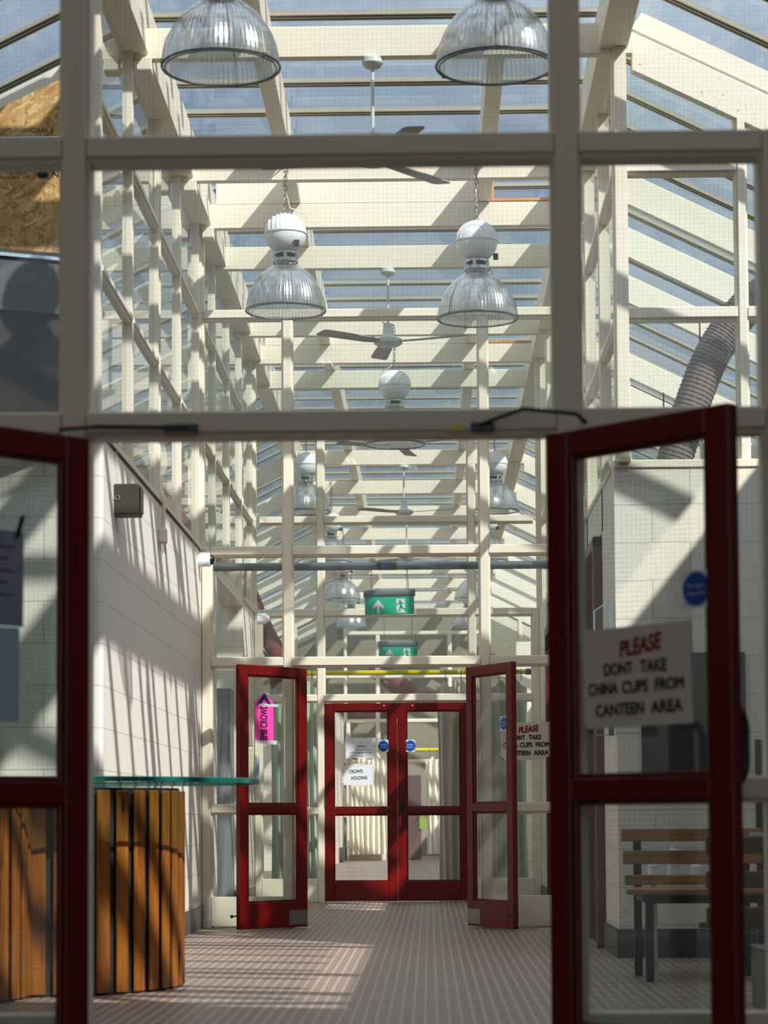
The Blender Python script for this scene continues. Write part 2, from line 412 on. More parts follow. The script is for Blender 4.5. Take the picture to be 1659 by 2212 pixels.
struct(MB().box(XR - 0.014, XRO, Y(-3) - 0.014, Y(-3), 0, 0.168), 'baseboard_right_return', 'skirt', 'dark grey skirting on the wall behind the oak bench', 'skirting')
# porch between the middle and far screens: walls stand again beyond the side openings
struct(MB().box(-1.94, XL, Y(3), Y(4), 0, WT).box(XLO, -1.94, Y(3), Y(3) + 0.2, 0, WT), 'wall_left_porch', 'blkx', 'white blockwork corner on the left, just before the closed red doors', 'wall')
struct(MB().box(XLO, XL + 0.014, Y(3) - 0.014, Y(3), 0, 0.165).box(XL, XL + 0.014, Y(3), Y(4), 0, 0.165), 'baseboard_left_porch', 'skirt', 'dark skirting on the blockwork corner left of the closed red doors', 'skirting')
struct(MB().box(XR, 1.30, Y(3), Y(4), 0, WT).box(1.30, XRO, Y(3), Y(3) + 0.2, 0, WT), 'wall_right_porch', 'blkx', 'white blockwork corner on the right, just before the closed red doors', 'wall')
struct(MB().box(XR - 0.014, XR, Y(3), Y(4), 0, 0.165), 'baseboard_right_porch', 'skirt', 'dark skirting right of the closed red doors', 'skirting')
struct(MB().box(-1.96, XL + 0.012, Y(3) - 0.012, Y(4), WT, WT + 0.03).box(XLO, -1.96, Y(3) - 0.012, Y(3) + 0.22, WT, WT + 0.03), 'trim_5', 'paint', 'white capping on the blockwork corner left of the closed red doors', 'trim')
# outer walls of the side aisles
struct(MB().box(XLO - 0.2, XLO, Y(-4), Y(26), 0, rs(XLO) + 0.35), 'wall_outer_left', 'blky', 'white outer wall of the left side aisle', 'wall')
struct(MB().box(XRO, XRO + 0.2, 6.95, Y(-3), 0, rs(XRO) + 0.3), 'wall_outer_right_front', 'hooddark', 'unseen outer wall of the right front aisle, darkened to cut bounce light', 'wall')  # out of view; dark colour added to deepen shade around the benches
struct(MB().box(XLO - 0.2, XLO, 6.95, Y(-4), 0, rs(XLO) + 0.3), 'wall_outer_left_front', 'hooddark', 'unseen outer wall of the left front aisle, darkened to cut bounce light', 'wall')  # out of view; dark colour added to deepen shade around the counter
struct(MB().box(XRO, XRO + 0.2, Y(-3), Y(26), 0, rs(XRO) + 0.35), 'wall_outer_right', 'blky', 'white outer wall of the right side aisle', 'wall')
# hall beyond the closed doors
struct(MB().box(-1.95, XL, Y(15), Y(22), 0, WT).box(XLO, -1.95, Y(15), Y(15) + 0.2, 0, WT), 'wall_left_hall', 'blky', 'pinkish white wall at the far left end of the hall beyond the red doors', 'wall')
struct(MB().box(1.72, XRO, Y(21), Y(21) + 0.2, 0, 4.3), 'wall_right_hall', 'blkx', 'bright white wall at the far right end of the hall beyond the red doors', 'wall')
struct(MB().box(XLO, XRO, Y(26) + 0.2, Y(26) + 0.4, 0, 5.6), 'wall_far', 'olive', 'dim olive wall closing the room behind the far glazed screen', 'wall')
# front room that the picture is taken from
struct(MB().box(XLO - .2, XLO, -2.8, 6.95, 0, rs(XLO) + .3), 'wall_front_room_left', 'roomwall', 'plain left wall of the front room', 'wall')
struct(MB().box(XRO, XRO + .2, -2.8, 6.95, 0, rs(XRO) + .3), 'wall_front_room_right', 'roomwall', 'plain right wall of the front room', 'wall')
struct(MB().box(XLO, -3.2, -2.8, -2.6, 0, 5.6).box(2.6, XRO, -2.8, -2.6, 0, 5.6), 'wall_back', 'roomwall', 'unseen back wall of the front room, opened wide to light the near screen', 'wall')  # out of view; opening shaped to let skylight onto the near screen
cz = 0.12; YE = 6.0
struct(MB().box(PL, PR, -2.8, YE, 5.57, 5.57 + cz)
       .prism([(PR, 5.57), (XRO + .2, 5.57 - SL * (XRO + .2 - PR)), (XRO + .2, 5.57 + cz - SL * (XRO + .2 - PR)), (PR, 5.57 + cz)], -2.8, YE)
       .prism([(PL, 5.57), (XLO - .2, 5.57 - SL * (PL - XLO + .2)), (XLO - .2, 5.57 + cz - SL * (PL - XLO + .2)), (PL, 5.57 + cz)], -2.8, YE),
       'ceiling', 'darkceil', 'solid white ceiling of the front room', 'ceiling')
# ================================================================== ROOF
def member(poly_pts, y0, y1, zlo, zhi, name, mat, label, cat, bevel=0.004):
    pass
frames = [k for k in range(-9, 27) if Y(k) > YE and ((k % 4 in (0, 1, 3)) if k < 6 else k % 2 == 1)]
for n, k in enumerate(frames):
    yk = Y(k); o_ = ORD[n] if n < 20 else 'far'
    struct(MB().box(-1.86, 1.235, yk, yk + 0.075, ZB, ZBT), 'roof_beam', 'paint', f'cream painted beam across the corridor roof, {o_} from the front screen' if n < 20 else
           'cream painted roof beam at the far end of the hall', 'beam', 0.004, 'cross beams of the glass roof')
    for sx, xo, nm in ((1, XRO, 'right'), (-1, XLO, 'left')):
        if k == -4: continue
        xa = 1.235 if sx > 0 else -1.86
        za = rs(xa); zb = rs(xo)
        mb = MB().prism([(xa, za), (xo, zb), (xo, zb + 0.235), (xa, za + 0.235)], yk + 0.001, yk + 0.075)
        struct(mb, 'rafter', 'spotted' if sx > 0 else 'paint', f'white sloping rafter over the {nm} aisle at the {o_} roof beam' if n < 20 else f'white sloping rafter over the far {nm} aisle', 'rafter', 0.004, f'rafters over the {nm} aisle')
    # stub ends of the timber braces under the beam beside the posts
    for sx in (-1, 1):
        for px, w in ((PL, 1),):
            if n > 6: continue
            x = px + sx * 0.098
            struct(MB().box(x - 0.045, x + 0.045, yk - 0.03, yk + 0.07, ZB - 0.085, ZB + 0.002), 'beam_block', 'paint', 'cream timber block bolted under a roof beam beside a post', 'block', 0.004, 'blocks under the roof beams')
# infill boards above the beams of the closed screens
for k in (0, 4):
    nm = 'middle' if k == 0 else 'far'
    for (x0, x1) in ((-1.62, -1.075), (-0.965, 0.39)):
        struct(MB().box(x0, x1, Y(k) + 0.004, Y(k) + 0.05, ZBT + 0.004, 5.84), 'infill_board', 'paint', f'cream infill board over the roof beam of the {nm} screen', 'board', 0, f'infill boards over the {nm} screen')
    struct(MB().box(0.505, 0.525, Y(k) - 0.004, Y(k) + 0.05, ZBT + 0.004, 5.84).box(0.525, 1.05, Y(k) - 0.004, Y(k) + 0.05, ZBT + 0.004, ZBT + 0.026), 'raw_trim', 'rawwood',
           f'bare orange timber trim where a board is missing over the {nm} screen', 'trim')
struct(MB().prism([(1.235, 5.535), (XRO, 5.535 - SL * (XRO - 1.235)), (XRO, 5.66 - SL * (XRO - 1.235)), (1.30, 5.66 - SL * 0.065)], Y(-3) + 0.02, Y(-3) + 0.06), 'infill_board', 'spotted',
       'spotted white board on top of the rafter above the right glazed screen', 'board')
# longitudinal joists and eaves beams
for (x0, x1, nm) in ((-1.075, -0.965, 'left'), (0.39, 0.50, 'right')):
    struct(MB().box(x0, x1, 6.05, Y(26), ZBT + 0.003, 5.82), 'joist', 'paint', f'long cream joist along the {nm} side of the glass roof', 'joist', 0.004)
for (x0, x1, nm) in ((-1.83, -1.66, 'left'), (1.04, 1.21, 'right')):
    struct(MB().box(x0, x1, 6.05, Y(26), ZB + 0.03, ZBT - 0.006).box(x0 + .03, x1 - .03, 6.05, Y(26), ZBT - 0.006, 5.82), 'eaves_beam', 'paint', f'long cream eaves beam along the {nm} corridor wall', 'beam', 0.004)
# glazing bars and panes, every half module
def roofline(z): return [(XLO, z - SL * (PL - XLO)), (PL, z), (PR, z), (XRO, z - SL * (XRO - PR))]
def bar_mesh(y, ribs):
    mb = MB()
    for (dy, w, z0, z1) in ribs:
        a = roofline(z0); b = roofline(z1)
        mb.prism(a + b[::-1], y + dy, y + dy + w)
    return mb
for j in range(-18, 53):
    y = Y0 + j * M / 2
    if y < 6.0: continue
    bb = struct(bar_mesh(y, ((0.0, 0.020, 5.868, 5.90), (0.048, 0.022, 5.868, 5.90), (0.096, 0.016, 5.868, 5.90))), 'glazing_bar', 'bar', 'grey metal glazing bar crossing the glass roof', 'glazing bar', 0, 'glazing bars of the glass roof')
    bar_mesh(y, ((0.020, 0.028, 5.872, 5.888), (0.070, 0.026, 5.872, 5.888))).build('gasket', 'gasket', bb)
    r = roofline(5.89)
    mb = MB(); ya, yb = y + 0.01, y + M / 2 + 0.11
    for i in range(3):
        (xa, za), (xb, zb) = r[i], r[i + 1]
        mb.quad((xa, ya, za), (xb, ya, zb), (xb, yb, zb), (xa, yb, za))
    struct(mb, 'roof_pane', 'roof', 'weathered bluish pane of the glass roof', 'roof pane', 0, 'panes of the glass roof')
# ================================================================== GLAZED SCREENS
def post(mb, x, y, z0, z1, w=0.09, d=0.12):
    mb.box(x - w / 2, x + w / 2, y + 0.022, y + d, z0, z1)
    return mb.box(x - w / 2 + 0.013, x + w / 2 - 0.013, y, y + 0.024, z0, z1)
def rail(mb, x0, x1, y, z0, z1, d=0.12):
    mb.box(x0, x1, y + 0.024, y + d - .002, z0 - 0.008, z1 + 0.006)
    return mb.box(x0, x1, y + 0.002, y + 0.026, z0 + 0.006, z1)
def screen(n, k, label, extra_posts, kick=True, topclear=True, low_posts=True, closed=False, h=0.068, w=0.09, wing=True):
    y = Y(k); r = empty(f'window_{n}', (XC, y, 0), label, 'glazed screen', 'structure')
    og = (XC, y, 0); gm = 'gx'
    xl, xr = -1.70, 1.06
    P = lambda mb, nm, mat='paint', bv=0.003: mb.build(nm, mat, r, og, bevel=bv)
    hl = (w / 2)
    for x in (XA, XB): P(post(MB(), x, y, 0, ZT - 0.07, w), 'post')
    P(post(MB(), xl, y, 0, ZM, w), 'post'); P(post(MB(), xr, y, 0, ZM, w), 'post')
    P(post(MB(), -1.752, y, ZM, ZB, 0.07), 'post'); P(post(MB(), 1.11, y, ZM, ZB, 0.07), 'post')
    # transoms
    for z in (ZH, ZM, ZU): 
        xs = (xl, XA, XB, xr) if z < 3 else (-1.72, XA, XB, 1.08)
        for a, b in zip(xs, xs[1:]): P(rail(MB(), a + hl - .01, b - hl + .01, y, z - h, z), 'transom')
    P(rail(MB(), -1.72, 1.08, y, ZT - h, ZT), 'transom')
    for (a, b) in ((xl, XA), (XB, xr)):
        P(rail(MB(), a + hl - .01, b - hl + .01, y, 0.935 - h, 0.935), 'transom')
        P(MB().box(a + hl - .01, b - hl + .01, y + 0.006, y + 0.1, 0.012, 0.235), 'kick_panel')
        yp = y + 0.06
        P(MB().quad((a, yp, .23), (b, yp, .23), (b, yp, .87), (a, yp, .87)), 'pane', gm, 0)
        P(MB().quad((a, yp, .93), (b, yp, .93), (b, yp, ZH - h), (a, yp, ZH - h)), 'pane', gm, 0)
    yp = y + 0.06
    for z0, z1, xs in ((ZH, ZM - h, (xl, XA, XB, xr)), (ZM, ZU - h, (-1.75, XA, XB, 1.11)), (ZU, ZT - h, (-1.75, XA, XB, 1.11)), (ZT, ZB, (-1.75, 1.11))):
        for a, b in zip(xs, xs[1:]):
            P(MB().quad((a, yp, z0 - .004), (b, yp, z0 - .004), (b, yp, z1 + .004), (a, yp, z1 + .004)), 'pane', gm, 0)
    if wing:
        for xs in ((1.06, 1.90, 3.28), (-1.70, -2.80, -3.93)):
            s = 1 if xs[0] > 0 else -1
            for x in xs[1:]: P(post(MB(), x, y, 0, rs(x) + .02, w), 'post')
            for a, b in zip(xs, xs[1:]):
                a, b = min(a, b), max(a, b)
                for z in (0.935, ZH, ZM, ZU):
                    P(rail(MB(), a + hl - .01, b - hl + .01, y, z - h, z), 'transom')
                P(MB().box(a + hl - .01, b - hl + .01, y + 0.006, y + 0.1, 0.012, 0.235), 'kick_panel')
                for z0, z1 in ((.23, .87), (.93, ZH - h), (ZH, ZM - h), (ZM, ZU - h)):
                    P(MB().quad((a, yp, z0), (b, yp, z0), (b, yp, z1), (a, yp, z1)), 'pane', gm, 0)
                P(MB().add([(a, yp, ZU), (b, yp, ZU), (b, yp, max(rs(b), ZU)), (a, yp, max(rs(a), ZU))], [(0, 1, 2, 3)]), 'pane', gm, 0)
    return r
screen(1, -8, 'shaded grey looking glazed screen with open doors, nearest of the screens', (), w=0.095)
screen(2, 0, 'cream glazed screen with open red doors halfway down the corridor', (), wing=False)
screen(3, 4, 'cream glazed screen around the closed red double doors', (), wing=False)
r4 = screen(4, 23, 'cream glazed screen at the very far end of the hall', (), wing=True)
# corridor side glazing above the walls
def side_glazing(n, s, ka, kb, label):
    px = PL if s < 0 else PR
    w = 0.06 if s < 0 else 0.074
    r = empty(f'window_{n}', (px, Y(ka), WT), label, 'glazed screen', 'structure'); og = (px, Y(ka), WT)
    P = lambda mb, nm, mat='paint', bv=0.003: mb.build(nm, mat, r, og, bevel=bv)
    for k in range(ka, kb + 1):
        mb = MB()
        for d in (-1, 1):
            mb.box(px - w / 2, px + w / 2, Y(k) + d * 0.003 + min(0, d * 0.04), Y(k) + d * 0.003 + max(0, d * 0.04), WT + .03, ZB + .03)
            mb.box(px - w / 2 + .012, px + w / 2 - .004, Y(k) + d * 0.012 + min(0, d * 0.02), Y(k) + d * 0.012 + max(0, d * 0.02), WT + .03, ZB + .03) if s < 0 else \
                mb.box(px - w / 2 + .004, px + w / 2 - .012, Y(k) + d * 0.012 + min(0, d * 0.02), Y(k) + d * 0.012 + max(0, d * 0.02), WT + .03, ZB + .03)
        P(mb, 'post')
    zs = (WT + .03, ZU, ZT, ZB + .03)
    for k in range(ka, kb):
        a, b = Y(k) + 0.04, Y(k + 1) - 0.04
        for z in (ZU, ZT):
            mb = MB().box(px - 0.022, px + 0.022, a, b, z - 0.07, z)
            mb.box(px - 0.036, px + 0.036, a, b, z - 0.052, z - 0.02)
            P(mb, 'transom')
        for z0, z1 in zip(zs, zs[1:]):
            P(MB().quad((px, a - .02, z0), (px, b + .02, z0), (px, b + .02, z1 - .03), (px, a - .02, z1 - .03)), 'pane', 'gy', 0)
    return r
side_glazing(5, -1, -4, 4, 'tall cream framed glazing standing on the left corridor wall')
side_glazing(6, 1, -3, 4, 'tall cream framed glazing standing on the right corridor wall')
# lintels over the side openings of the porch
for s, x, nm, ka in ((-1, -1.84, 'left', 1), (1, 1.20, 'right', 1)):
    struct(MB().box(x - .1, x + .1, Y(ka), Y(3), WT - 0.06, WT + 0.03), 'lintel', 'paint', f'cream lintel over the {nm} opening before the closed red doors', 'lintel')
# aisle screens standing on the front facing walls
def aisle_screen(n, s, k, xs, label, panes=True, mat='spotted', z0=2.927):
    y = Y(k); r = empty(f'window_{n}', (xs[0], y, z0), label, 'glazed screen', 'structure'); og = (xs[0], y, z0)
    P = lambda mb, nm, m=mat, bv=0.003: mb.build(nm, m, r, og, bevel=bv)
    for i, x in enumerate(xs):
        w = 0.074 if i == 0 else 0.06
        P(post(MB(), x, y, z0, rs(x) + .03, w + .012), 'post')
    for a, b in zip(xs, xs[1:]):
        a, b = min(a, b), max(a, b)
        for (za, zb) in ((3.774, 3.84), (4.655, 4.712)):
            if za > rs(a if s < 0 else b): continue
            P(rail(MB(), a + .03, b - .03, y, za, zb), 'transom')
        if panes:
            yp = y + .06
            zz = [z0, 3.774, 4.655]
            P(MB().quad((a, yp, z0), (b, yp, z0), (b, yp, 3.78), (a, yp, 3.78)), 'pane', 'gx', 0)
            P(MB().quad((a, yp, 3.835), (b, yp, 3.835), (b, yp, min(4.66, rs(b))), (a, yp, min(4.66, rs(a)))), 'pane', 'gx', 0)
            if rs(b if s > 0 else a) > 4.72:
                P(MB().quad((a, yp, 4.71), (b, yp, 4.71), (b, yp, rs(b)), (a, yp, rs(a))), 'pane', 'gx', 0)
    return r
aisle_screen(7, 1, -3, (1.159, 1.876, 2.6, 3.27), 'white speckled framed glazing on top of the right blockwork wall, in full sun')
struct(post(MB(), -1.815, Y(-4), 2.90, ZB + .02, 0.086), 'trim_8', 'paint', 'cream post at the right edge of the chipboard sheets', 'post', 0.003)
aisle_screen(9, -1, 3, (-1.80, -2.5, -3.2, -3.92), 'cream framed glazing above the blockwork corner left of the closed red doors', True, 'paint', 2.91)
aisle_screen(10, 1, 3, (1.159, 1.876, 2.6, 3.27), 'cream framed glazing above the blockwork corner right of the closed red doors', True, 'paint', 2.88)
# ================================================================== DOORS
DW, DH = 0.705, 1.968
def door(n, hinge, ang, label, W=DW, dark=False, kick=False, flat=False):
    r = empty(f'door_{n}', (hinge[0], hinge[1], 0.0), label, 'door', 'structure', rz=math.radians(ang))
    th = 0.022
    mb = MB()
    st = 0.088
    mb.box(0, st, -th, th, 0.012, DH).box(W - st, W, -th, th, 0.012, DH)
    mb.box(st, W - st, -th, th, DH - 0.075, DH).box(st, W - st, -th, th, 0.868, 0.932).box(st, W - st, -th, th, 0.012, 0.205)
    for z0, z1 in ((0.205, 0.868), (0.932, DH - 0.075)):      # glazing beads
        b = 0.014
        mb.box(st, st + b, -th + .01, th - .01, z0, z1).box(W - st - b, W - st, -th + .01, th - .01, z0, z1)
        mb.box(st + b, W - st - b, -th + .01, th - .01, z0, z0 + b).box(st + b, W - st - b, -th + .01, th - .01, z1 - b, z1)
    mb.build('door_frame', 'red', r, bevel=0.004)
    for z0, z1 in ((0.205, 0.868), (0.932, DH - 0.075)):
        MB().quad((st, 0, z0), (W - st, 0, z0), (W - st, 0, z1), (st, 0, z1)).build('pane', 'gx', r)
    if kick:
        for s in ((-1, 1)):
            MB().box(0.004, 0.20, s * th - .0015, s * th + .0015, 0.03, 0.14).build('kick_plate', 'steel', r)
        MB().tube([(W - .03, -th - .03, 0.11), (W + .035, -th - .005, 0.11)], 0.006, 6).lathe((W + .04, -th - .003, .11), [(0, -.012), (.012, -.006), (.012, .006), (0, .012)], 10, 'x').build('stop_knob', 'black', r, smooth=True)
    return r
d1 = door(1, (-1.035, 6.93), 226.8, 'dark red glazed door standing open at the left, beside the timber counter')
d2 = door(2, (0.369, 6.93), -46.8, 'dark red glazed door standing open at the right, carrying the nearest cups notice')
d3 = door(3, (-0.945, 17.58), 228.1, 'bright red glazed door standing open with a pink arrow card on its glass', kick=True)
d4 = door(4, (0.297, 17.58), -62.7, 'red glazed door standing open opposite the pink arrow door', kick=True)
d5 = door(5, (-1.042, Y(4) + 0.03), 0, 'closed red glazed door carrying two white paper notices', W=0.7205)
d6 = door(6, (0.392, Y(4) + 0.03), 180, 'closed red glazed door with a black pull handle', W=0.7115)
def pull(parent, x, y, s, z0, z1, name='handle', off=0.06, r=0.011):
    pts = []
    for i in range(7):
        a = PI / 2 * i / 6; pts.append((x, y + s * off * math.sin(a), z0 + off * (1 - math.cos(a)) ))
    q = [(x, p[1], z0 + z1 - p[2]) for p in pts][::-1]
    return MB().tube(pts + q, r, 10).build(name, 'black', parent, smooth=True)
pull(d2, 0.655, 0.022, 1, 0.90, 1.13, off=0.07, r=0.014)
pull(d1, 0.655, 0.022, -1, 0.90, 1.13, off=0.07, r=0.014)
# handle, keys and studs of the closed doors (door 6 runs from right to left, its front is +y)
pull(d6, 0.672, 0.022, 1, 0.92, 1.10, off=0.05, r=0.012)
MB().box(0.650, 0.700, 0.022, 0.03, 0.88, 0.935).torus((0.672, 0.04, 0.90), 0.012, 0.002, (1, 0, 0), (0, 0, 1)).build('lock_plate', 'black', d6)
MB().obox((.688, .034, .80), (.010, 0, 0), (0, .004, 0), (0, 0, .045)).build('red_tag', plain('bright_red_tag', (205, 40, 30), .5), d6)
MB().lathe((0.56, 0.022, DH - 0.028), [(0.009, 0), (0.009, .012), (0, .016)], 12, 'y').build('stud', 'chrome', d6, smooth=True)
MB().lathe((0.59, -0.022, DH - 0.028), [(0.009, 0), (0.009, -.012), (0, -.016)], 12, 'y').build('stud', 'chrome', d5, smooth=True)
for z in (1.80, 0.98, 0.23):
    MB().lathe((-0.004, -0.022, z), [(0.009, -.055), (0.009, .055)], 10, 'z').build('hinge', 'steel', d5, smooth=True)
    MB().lathe((-0.004, 0.022, z), [(0.009, -.055), (0.009, .055)], 10, 'z').build('hinge', 'steel', d6, smooth=True)
# maroon door in the right corridor wall
yr = Y(-3) + 1.02
r7 = empty('door_7', (XR, yr, 0), 'tall maroon door set in the right corridor wall', 'door', 'structure')
MB().box(XR - .055, XR + .09, yr, yr + .07, 0, 2.60).box(XR - .055, XR + .09, yr + 1.17, yr + 1.24, 0, 2.60).box(XR - .055, XR + .09, yr, yr + 1.24, 2.53, 2.60).build('door_frame', 'maroon', r7, (XR, yr, 0), bevel=.004)
MB().box(XR + .01, XR + .06, yr + .07, yr + 1.17, 0.01, 2.53).build('door_leaf', 'maroon', r7, (XR, yr, 0))
# maroon frame on the right side of the porch
struct(MB().box(XR - .02, XR + .1, Y(3) - 1.25, Y(3) - 1.17, 0, 2.55).box(XR - .02, XR + .1, Y(3) - .08, Y(3), 0, 2.55).box(XR - .02, XR + .1, Y(3) - 1.25, Y(3), 2.5, 2.58), 'door_8', 'maroon', 'maroon door frame in the right opening just before the closed red doors', 'door frame')
# door closers of the near pair, on the transom
def closer(pts, box, label):
    r = empty('door_closer', box[0], label, 'door closer')
    c, hx = box
    MB().box(c[0] - hx, c[0] + hx, c[1] - .03, c[1] + .0, c[2] - .014, c[2] + .014).build('body', 'black', r, c, bevel=.003)
    MB().tube(pts, 0.007, 6).build('arm', 'black', r, c)
closer([(-0.72, 6.925, 2.0), (-1.0, 6.915, 2.004), (-1.10, 6.85, 1.985)], ((-0.745, 6.95, 1.998), 0.05), 'black door closer on the near transom above the left open door')
closer([(0.15, 6.925, 1.999), (0.285, 6.85, 2.035), (0.44, 6.80, 2.01), (0.47, 6.82, 1.985)], ((0.165, 6.95, 1.995), 0.035), 'black door closer on the near transom above the right open door')
tag(MB().box(0.065, 0.108, 6.948, 6.951, 1.988, 2.004).build('warning_label', 'yellow'), 'small yellow label on the near transom beside the right door closer', 'label')
# ================================================================== NOTICES AND STICKERS
def at_door(d, lx, ly, lz):
    a = d.rotation_euler.z
    return (d.location.x + lx * math.cos(a) - ly * math.sin(a), d.location.y + lx * math.sin(a) + ly * math.cos(a), lz)
def panel(name, loc, rz, w, h, mat, label, cat, th=0.004, poly=None, group=None):
    r = empty(name, loc, label, cat, group=group, rz=rz)
    p = poly or [(-w / 2, -h / 2), (w / 2, -h / 2), (w / 2, h / 2), (-w / 2, h / 2)]
    MB().prism(p, -th / 2, th / 2).build('sheet' if mat in ('paper', 'oldpaper', 'bluepaper', 'pink') else 'board', mat, r)
    return r
def cups_sign(loc, rz, w, h, label):
    c = 0.028
    poly = [(-w / 2 + c * 1.3, -h / 2), (w / 2 - c * 2.6, -h / 2), (w / 2 - c * 1.9, -h / 2 + c * .8), (w / 2 - c * .8, -h / 2 + c), (w / 2, -h / 2 + c * 2), (w / 2, h / 2 - .004), (-w / 2, h / 2 - .012), (-w / 2, -h / 2 + c * 1.5)]
    if w > .41: poly = [(-w / 2 + .016, -h / 2), (w / 2, -h / 2 + .004), (w / 2 - .006, h / 2), (-w / 2, h / 2 - .004), (-w / 2, -h / 2 + .02)]
    r = panel('cups_notice', loc, rz, w, h, 'board', label, 'notice', 0.006, poly)
    b = MB().prism([(-w / 2 - .003, -h * .06), (-w / 2 + .06, -h * .30), (-w / 2 + .07, -h * .46), (-w / 2 + .02, -h * .50), (-w / 2 - .003, -h * .40)], 0.004, 0.007).build('backing_card', 'redink', r)
    text(r, 'PLEASE', w * .03, h * .29, w * .40, h * .17, 'redink', -.006, 0.12, 0.25, 0.035)
    for wd, cx, ww, z in (('DONT', -.165, .27, .075), ('TAKE', .16, .24, .085), ('CHINA', -.31, .28, -.115), ('CUPS', -.012, .24, -.11), ('FROM', .30, .26, -.10), ('CANTEEN', -.155, .45, -.325), ('AREA', .275, .285, -.315)):
        text(r, wd, w * cx, h * z, w * ww, h * .125, 'ink', -.006, 0.02, 0.0, 0.03)
    return r
cups_sign(at_door(d2, 0.365, -0.030, 1.222), math.radians(-46.8), 0.415, 0.293, 'cream cups notice hung on the nearest open door, with red and black hand lettering')
cups_sign((0.735, Y(0) - 0.03, 1.405), 0.0, 0.40, 0.295, 'smaller looking cups notice fixed to the middle screen beside its right open door')
def round_sticker(loc, rz, w, h, label, txt=True, group=None):
    r = panel('fire_door_sticker', loc, rz, w, h, 'paper', label, 'sticker', 0.002)
    n = 40
    MB().prism([(w * .46 * math.cos(2 * PI * i / n), h * .46 * math.sin(2 * PI * i / n)) for i in range(n)], -.003, -.001).build('disc', 'blue', r)
    text(r, 'Fire door', 0, h * .09, w * .55, h * .11, 'paper', -.004)
    text(r, 'keep shut', 0, -h * .11, w * .58, h * .12, 'paper', -.004)
    return r
round_sticker(at_door(d2, 0.575, -0.012, 1.457), math.radians(-46.8), 0.105, 0.105, 'round blue sticker on the glass above the nearest cups notice')
round_sticker(at_door(d4, 0.570, -0.012, 1.517), math.radians(-62.7), 0.105, 0.105, 'round blue sticker on the open door beside the farther cups notice')
yd = Y(4) + 0.012
round_sticker((-0.459, yd, 1.543), 0, 0.110, 0.120, 'round blue sticker on the closed door beside the printed notice')
round_sticker((-0.193, yd, 1.543), 0, 0.110, 0.120, 'round blue sticker on the closed door with the black handle')
p = panel('printed_notice', (-0.684, yd, 1.523), 0, 0.295, 0.202, 'paper', 'white printed notice at the top of the closed red door', 'notice', 0.002)
text(p, 'NO ENTRY', 0, .022, .07, .010, 'ink', -.002, 0, 0, .03)
for z, w, m, hh in ((.010, .13, 'ink', .0045), (-.012, .03, 'ink', .0035), (-.021, .15, 'ink', .0035), (-.045, .225, 'ink', .005), (-.056, .05, 'ink', .0045)):
    x0 = -w / 2 if z not in (-.012, -.021) else -.055
    mb = MB(); x = x0
    while x < x0 + w:
        l = random.uniform(.006, .018); mb.box(x, min(x + l, x0 + w), -.0022, -.0012, z, z + hh); x += l + .004
    mb.build('printed_line', m, p)
MB().box(-.022, .022, -.0025, -.001, -.083, -.076).build('red_bar', 'redink', p)
MB().prism([(-.016, .044), (.016, .044), (.010, .052), (0, .068), (-.010, .052)], -.0022, -.001).build('crest', plain('pale_red_print', (226, 190, 190), .7), p)
p = panel('handwritten_notice', (-0.709, yd - .002, 1.257), 0, 0.296, 0.205, 'paper', 'white paper with handwritten words taped below the printed notice', 'notice', 0.002,
          [(-.148, -.10), (.148, -.098), (.15, .106), (-.147, .098)])
text(p, 'CROWD', -.022, .034, .138, .036, 'ink', -.002, .04, 0, .022)
text(p, 'HOLDING', .010, -.030, .158, .034, 'ink', -.002, .03, 0, .018)
for a in ((-.07, .06, .098, .112), (-.06, .075, -.118, -.098)): MB().box(a[0], a[1], -.002, -.0005, a[2], a[3]).build('tape', 'plastic', p)
MB().box(.142, .158, -.002, -.0005, -.06, .08).build('tape', 'plastic', p); MB().box(-.158, -.142, -.002, -.0005, -.08, .08).build('tape', 'plastic', p)
# pink arrow card on door 3 : seen side is the +y side of the leaf
rz3 = math.radians(48.1)
p = panel('pink_arrow_card', at_door(d3, 0.445, 0.012, 1.575), rz3, 0.19, 0.30, 'pink', 'bright pink arrow card pointing up on the open red door glass', 'card', 0.002,
          [(-.095, -.18), (.095, -.18), (.095, .12), (0, .192), (-.095, .12)])
MB().prism([(-.078, .100), (-.042, .100), (0, .143), (.042, .100), (.078, .100), (0, .184)], -.003, -.001).build('chevron', 'navy', p)
text(p, 'EMB CROWD', -.002, -.030, .262, .074, 'ink', -.003, PI / 2, 0, .018)
MB().box(-.095, .13, -.0035, -.0025, -.195, -.165).build('tape', 'tape', p)
MB().box(-.06, .19, -.0035, -.0025, .088, .108).build('tape', 'tape', p)
# papers on the near left door
rz1 = math.radians(46.8)
p = panel('blue_grey_notice', at_door(d1, 0.345, 0.012, 1.524), rz1, 0.21, 0.281, 'oldpaper', 'blue grey paper notice taped to the near left door glass', 'notice', 0.002)
MB().obox((.09, -.004, .155), (.0085, 0, .002), (0, .0015, 0), (.011, 0, .033)).build('tape', 'black', p)
for i in range(5): MB().box(-.09, .07 - .02 * (i % 2), -.0025, -.0012, .09 - i * .035, .094 - i * .035).build('printed_line', 'slate', p)
panel('pale_blue_notice', at_door(d1, 0.356, 0.010, 1.243), rz1, 0.21, 0.277, 'bluepaper', 'pale blue sheet below the blue grey notice on the near left door', 'notice', 0.002)
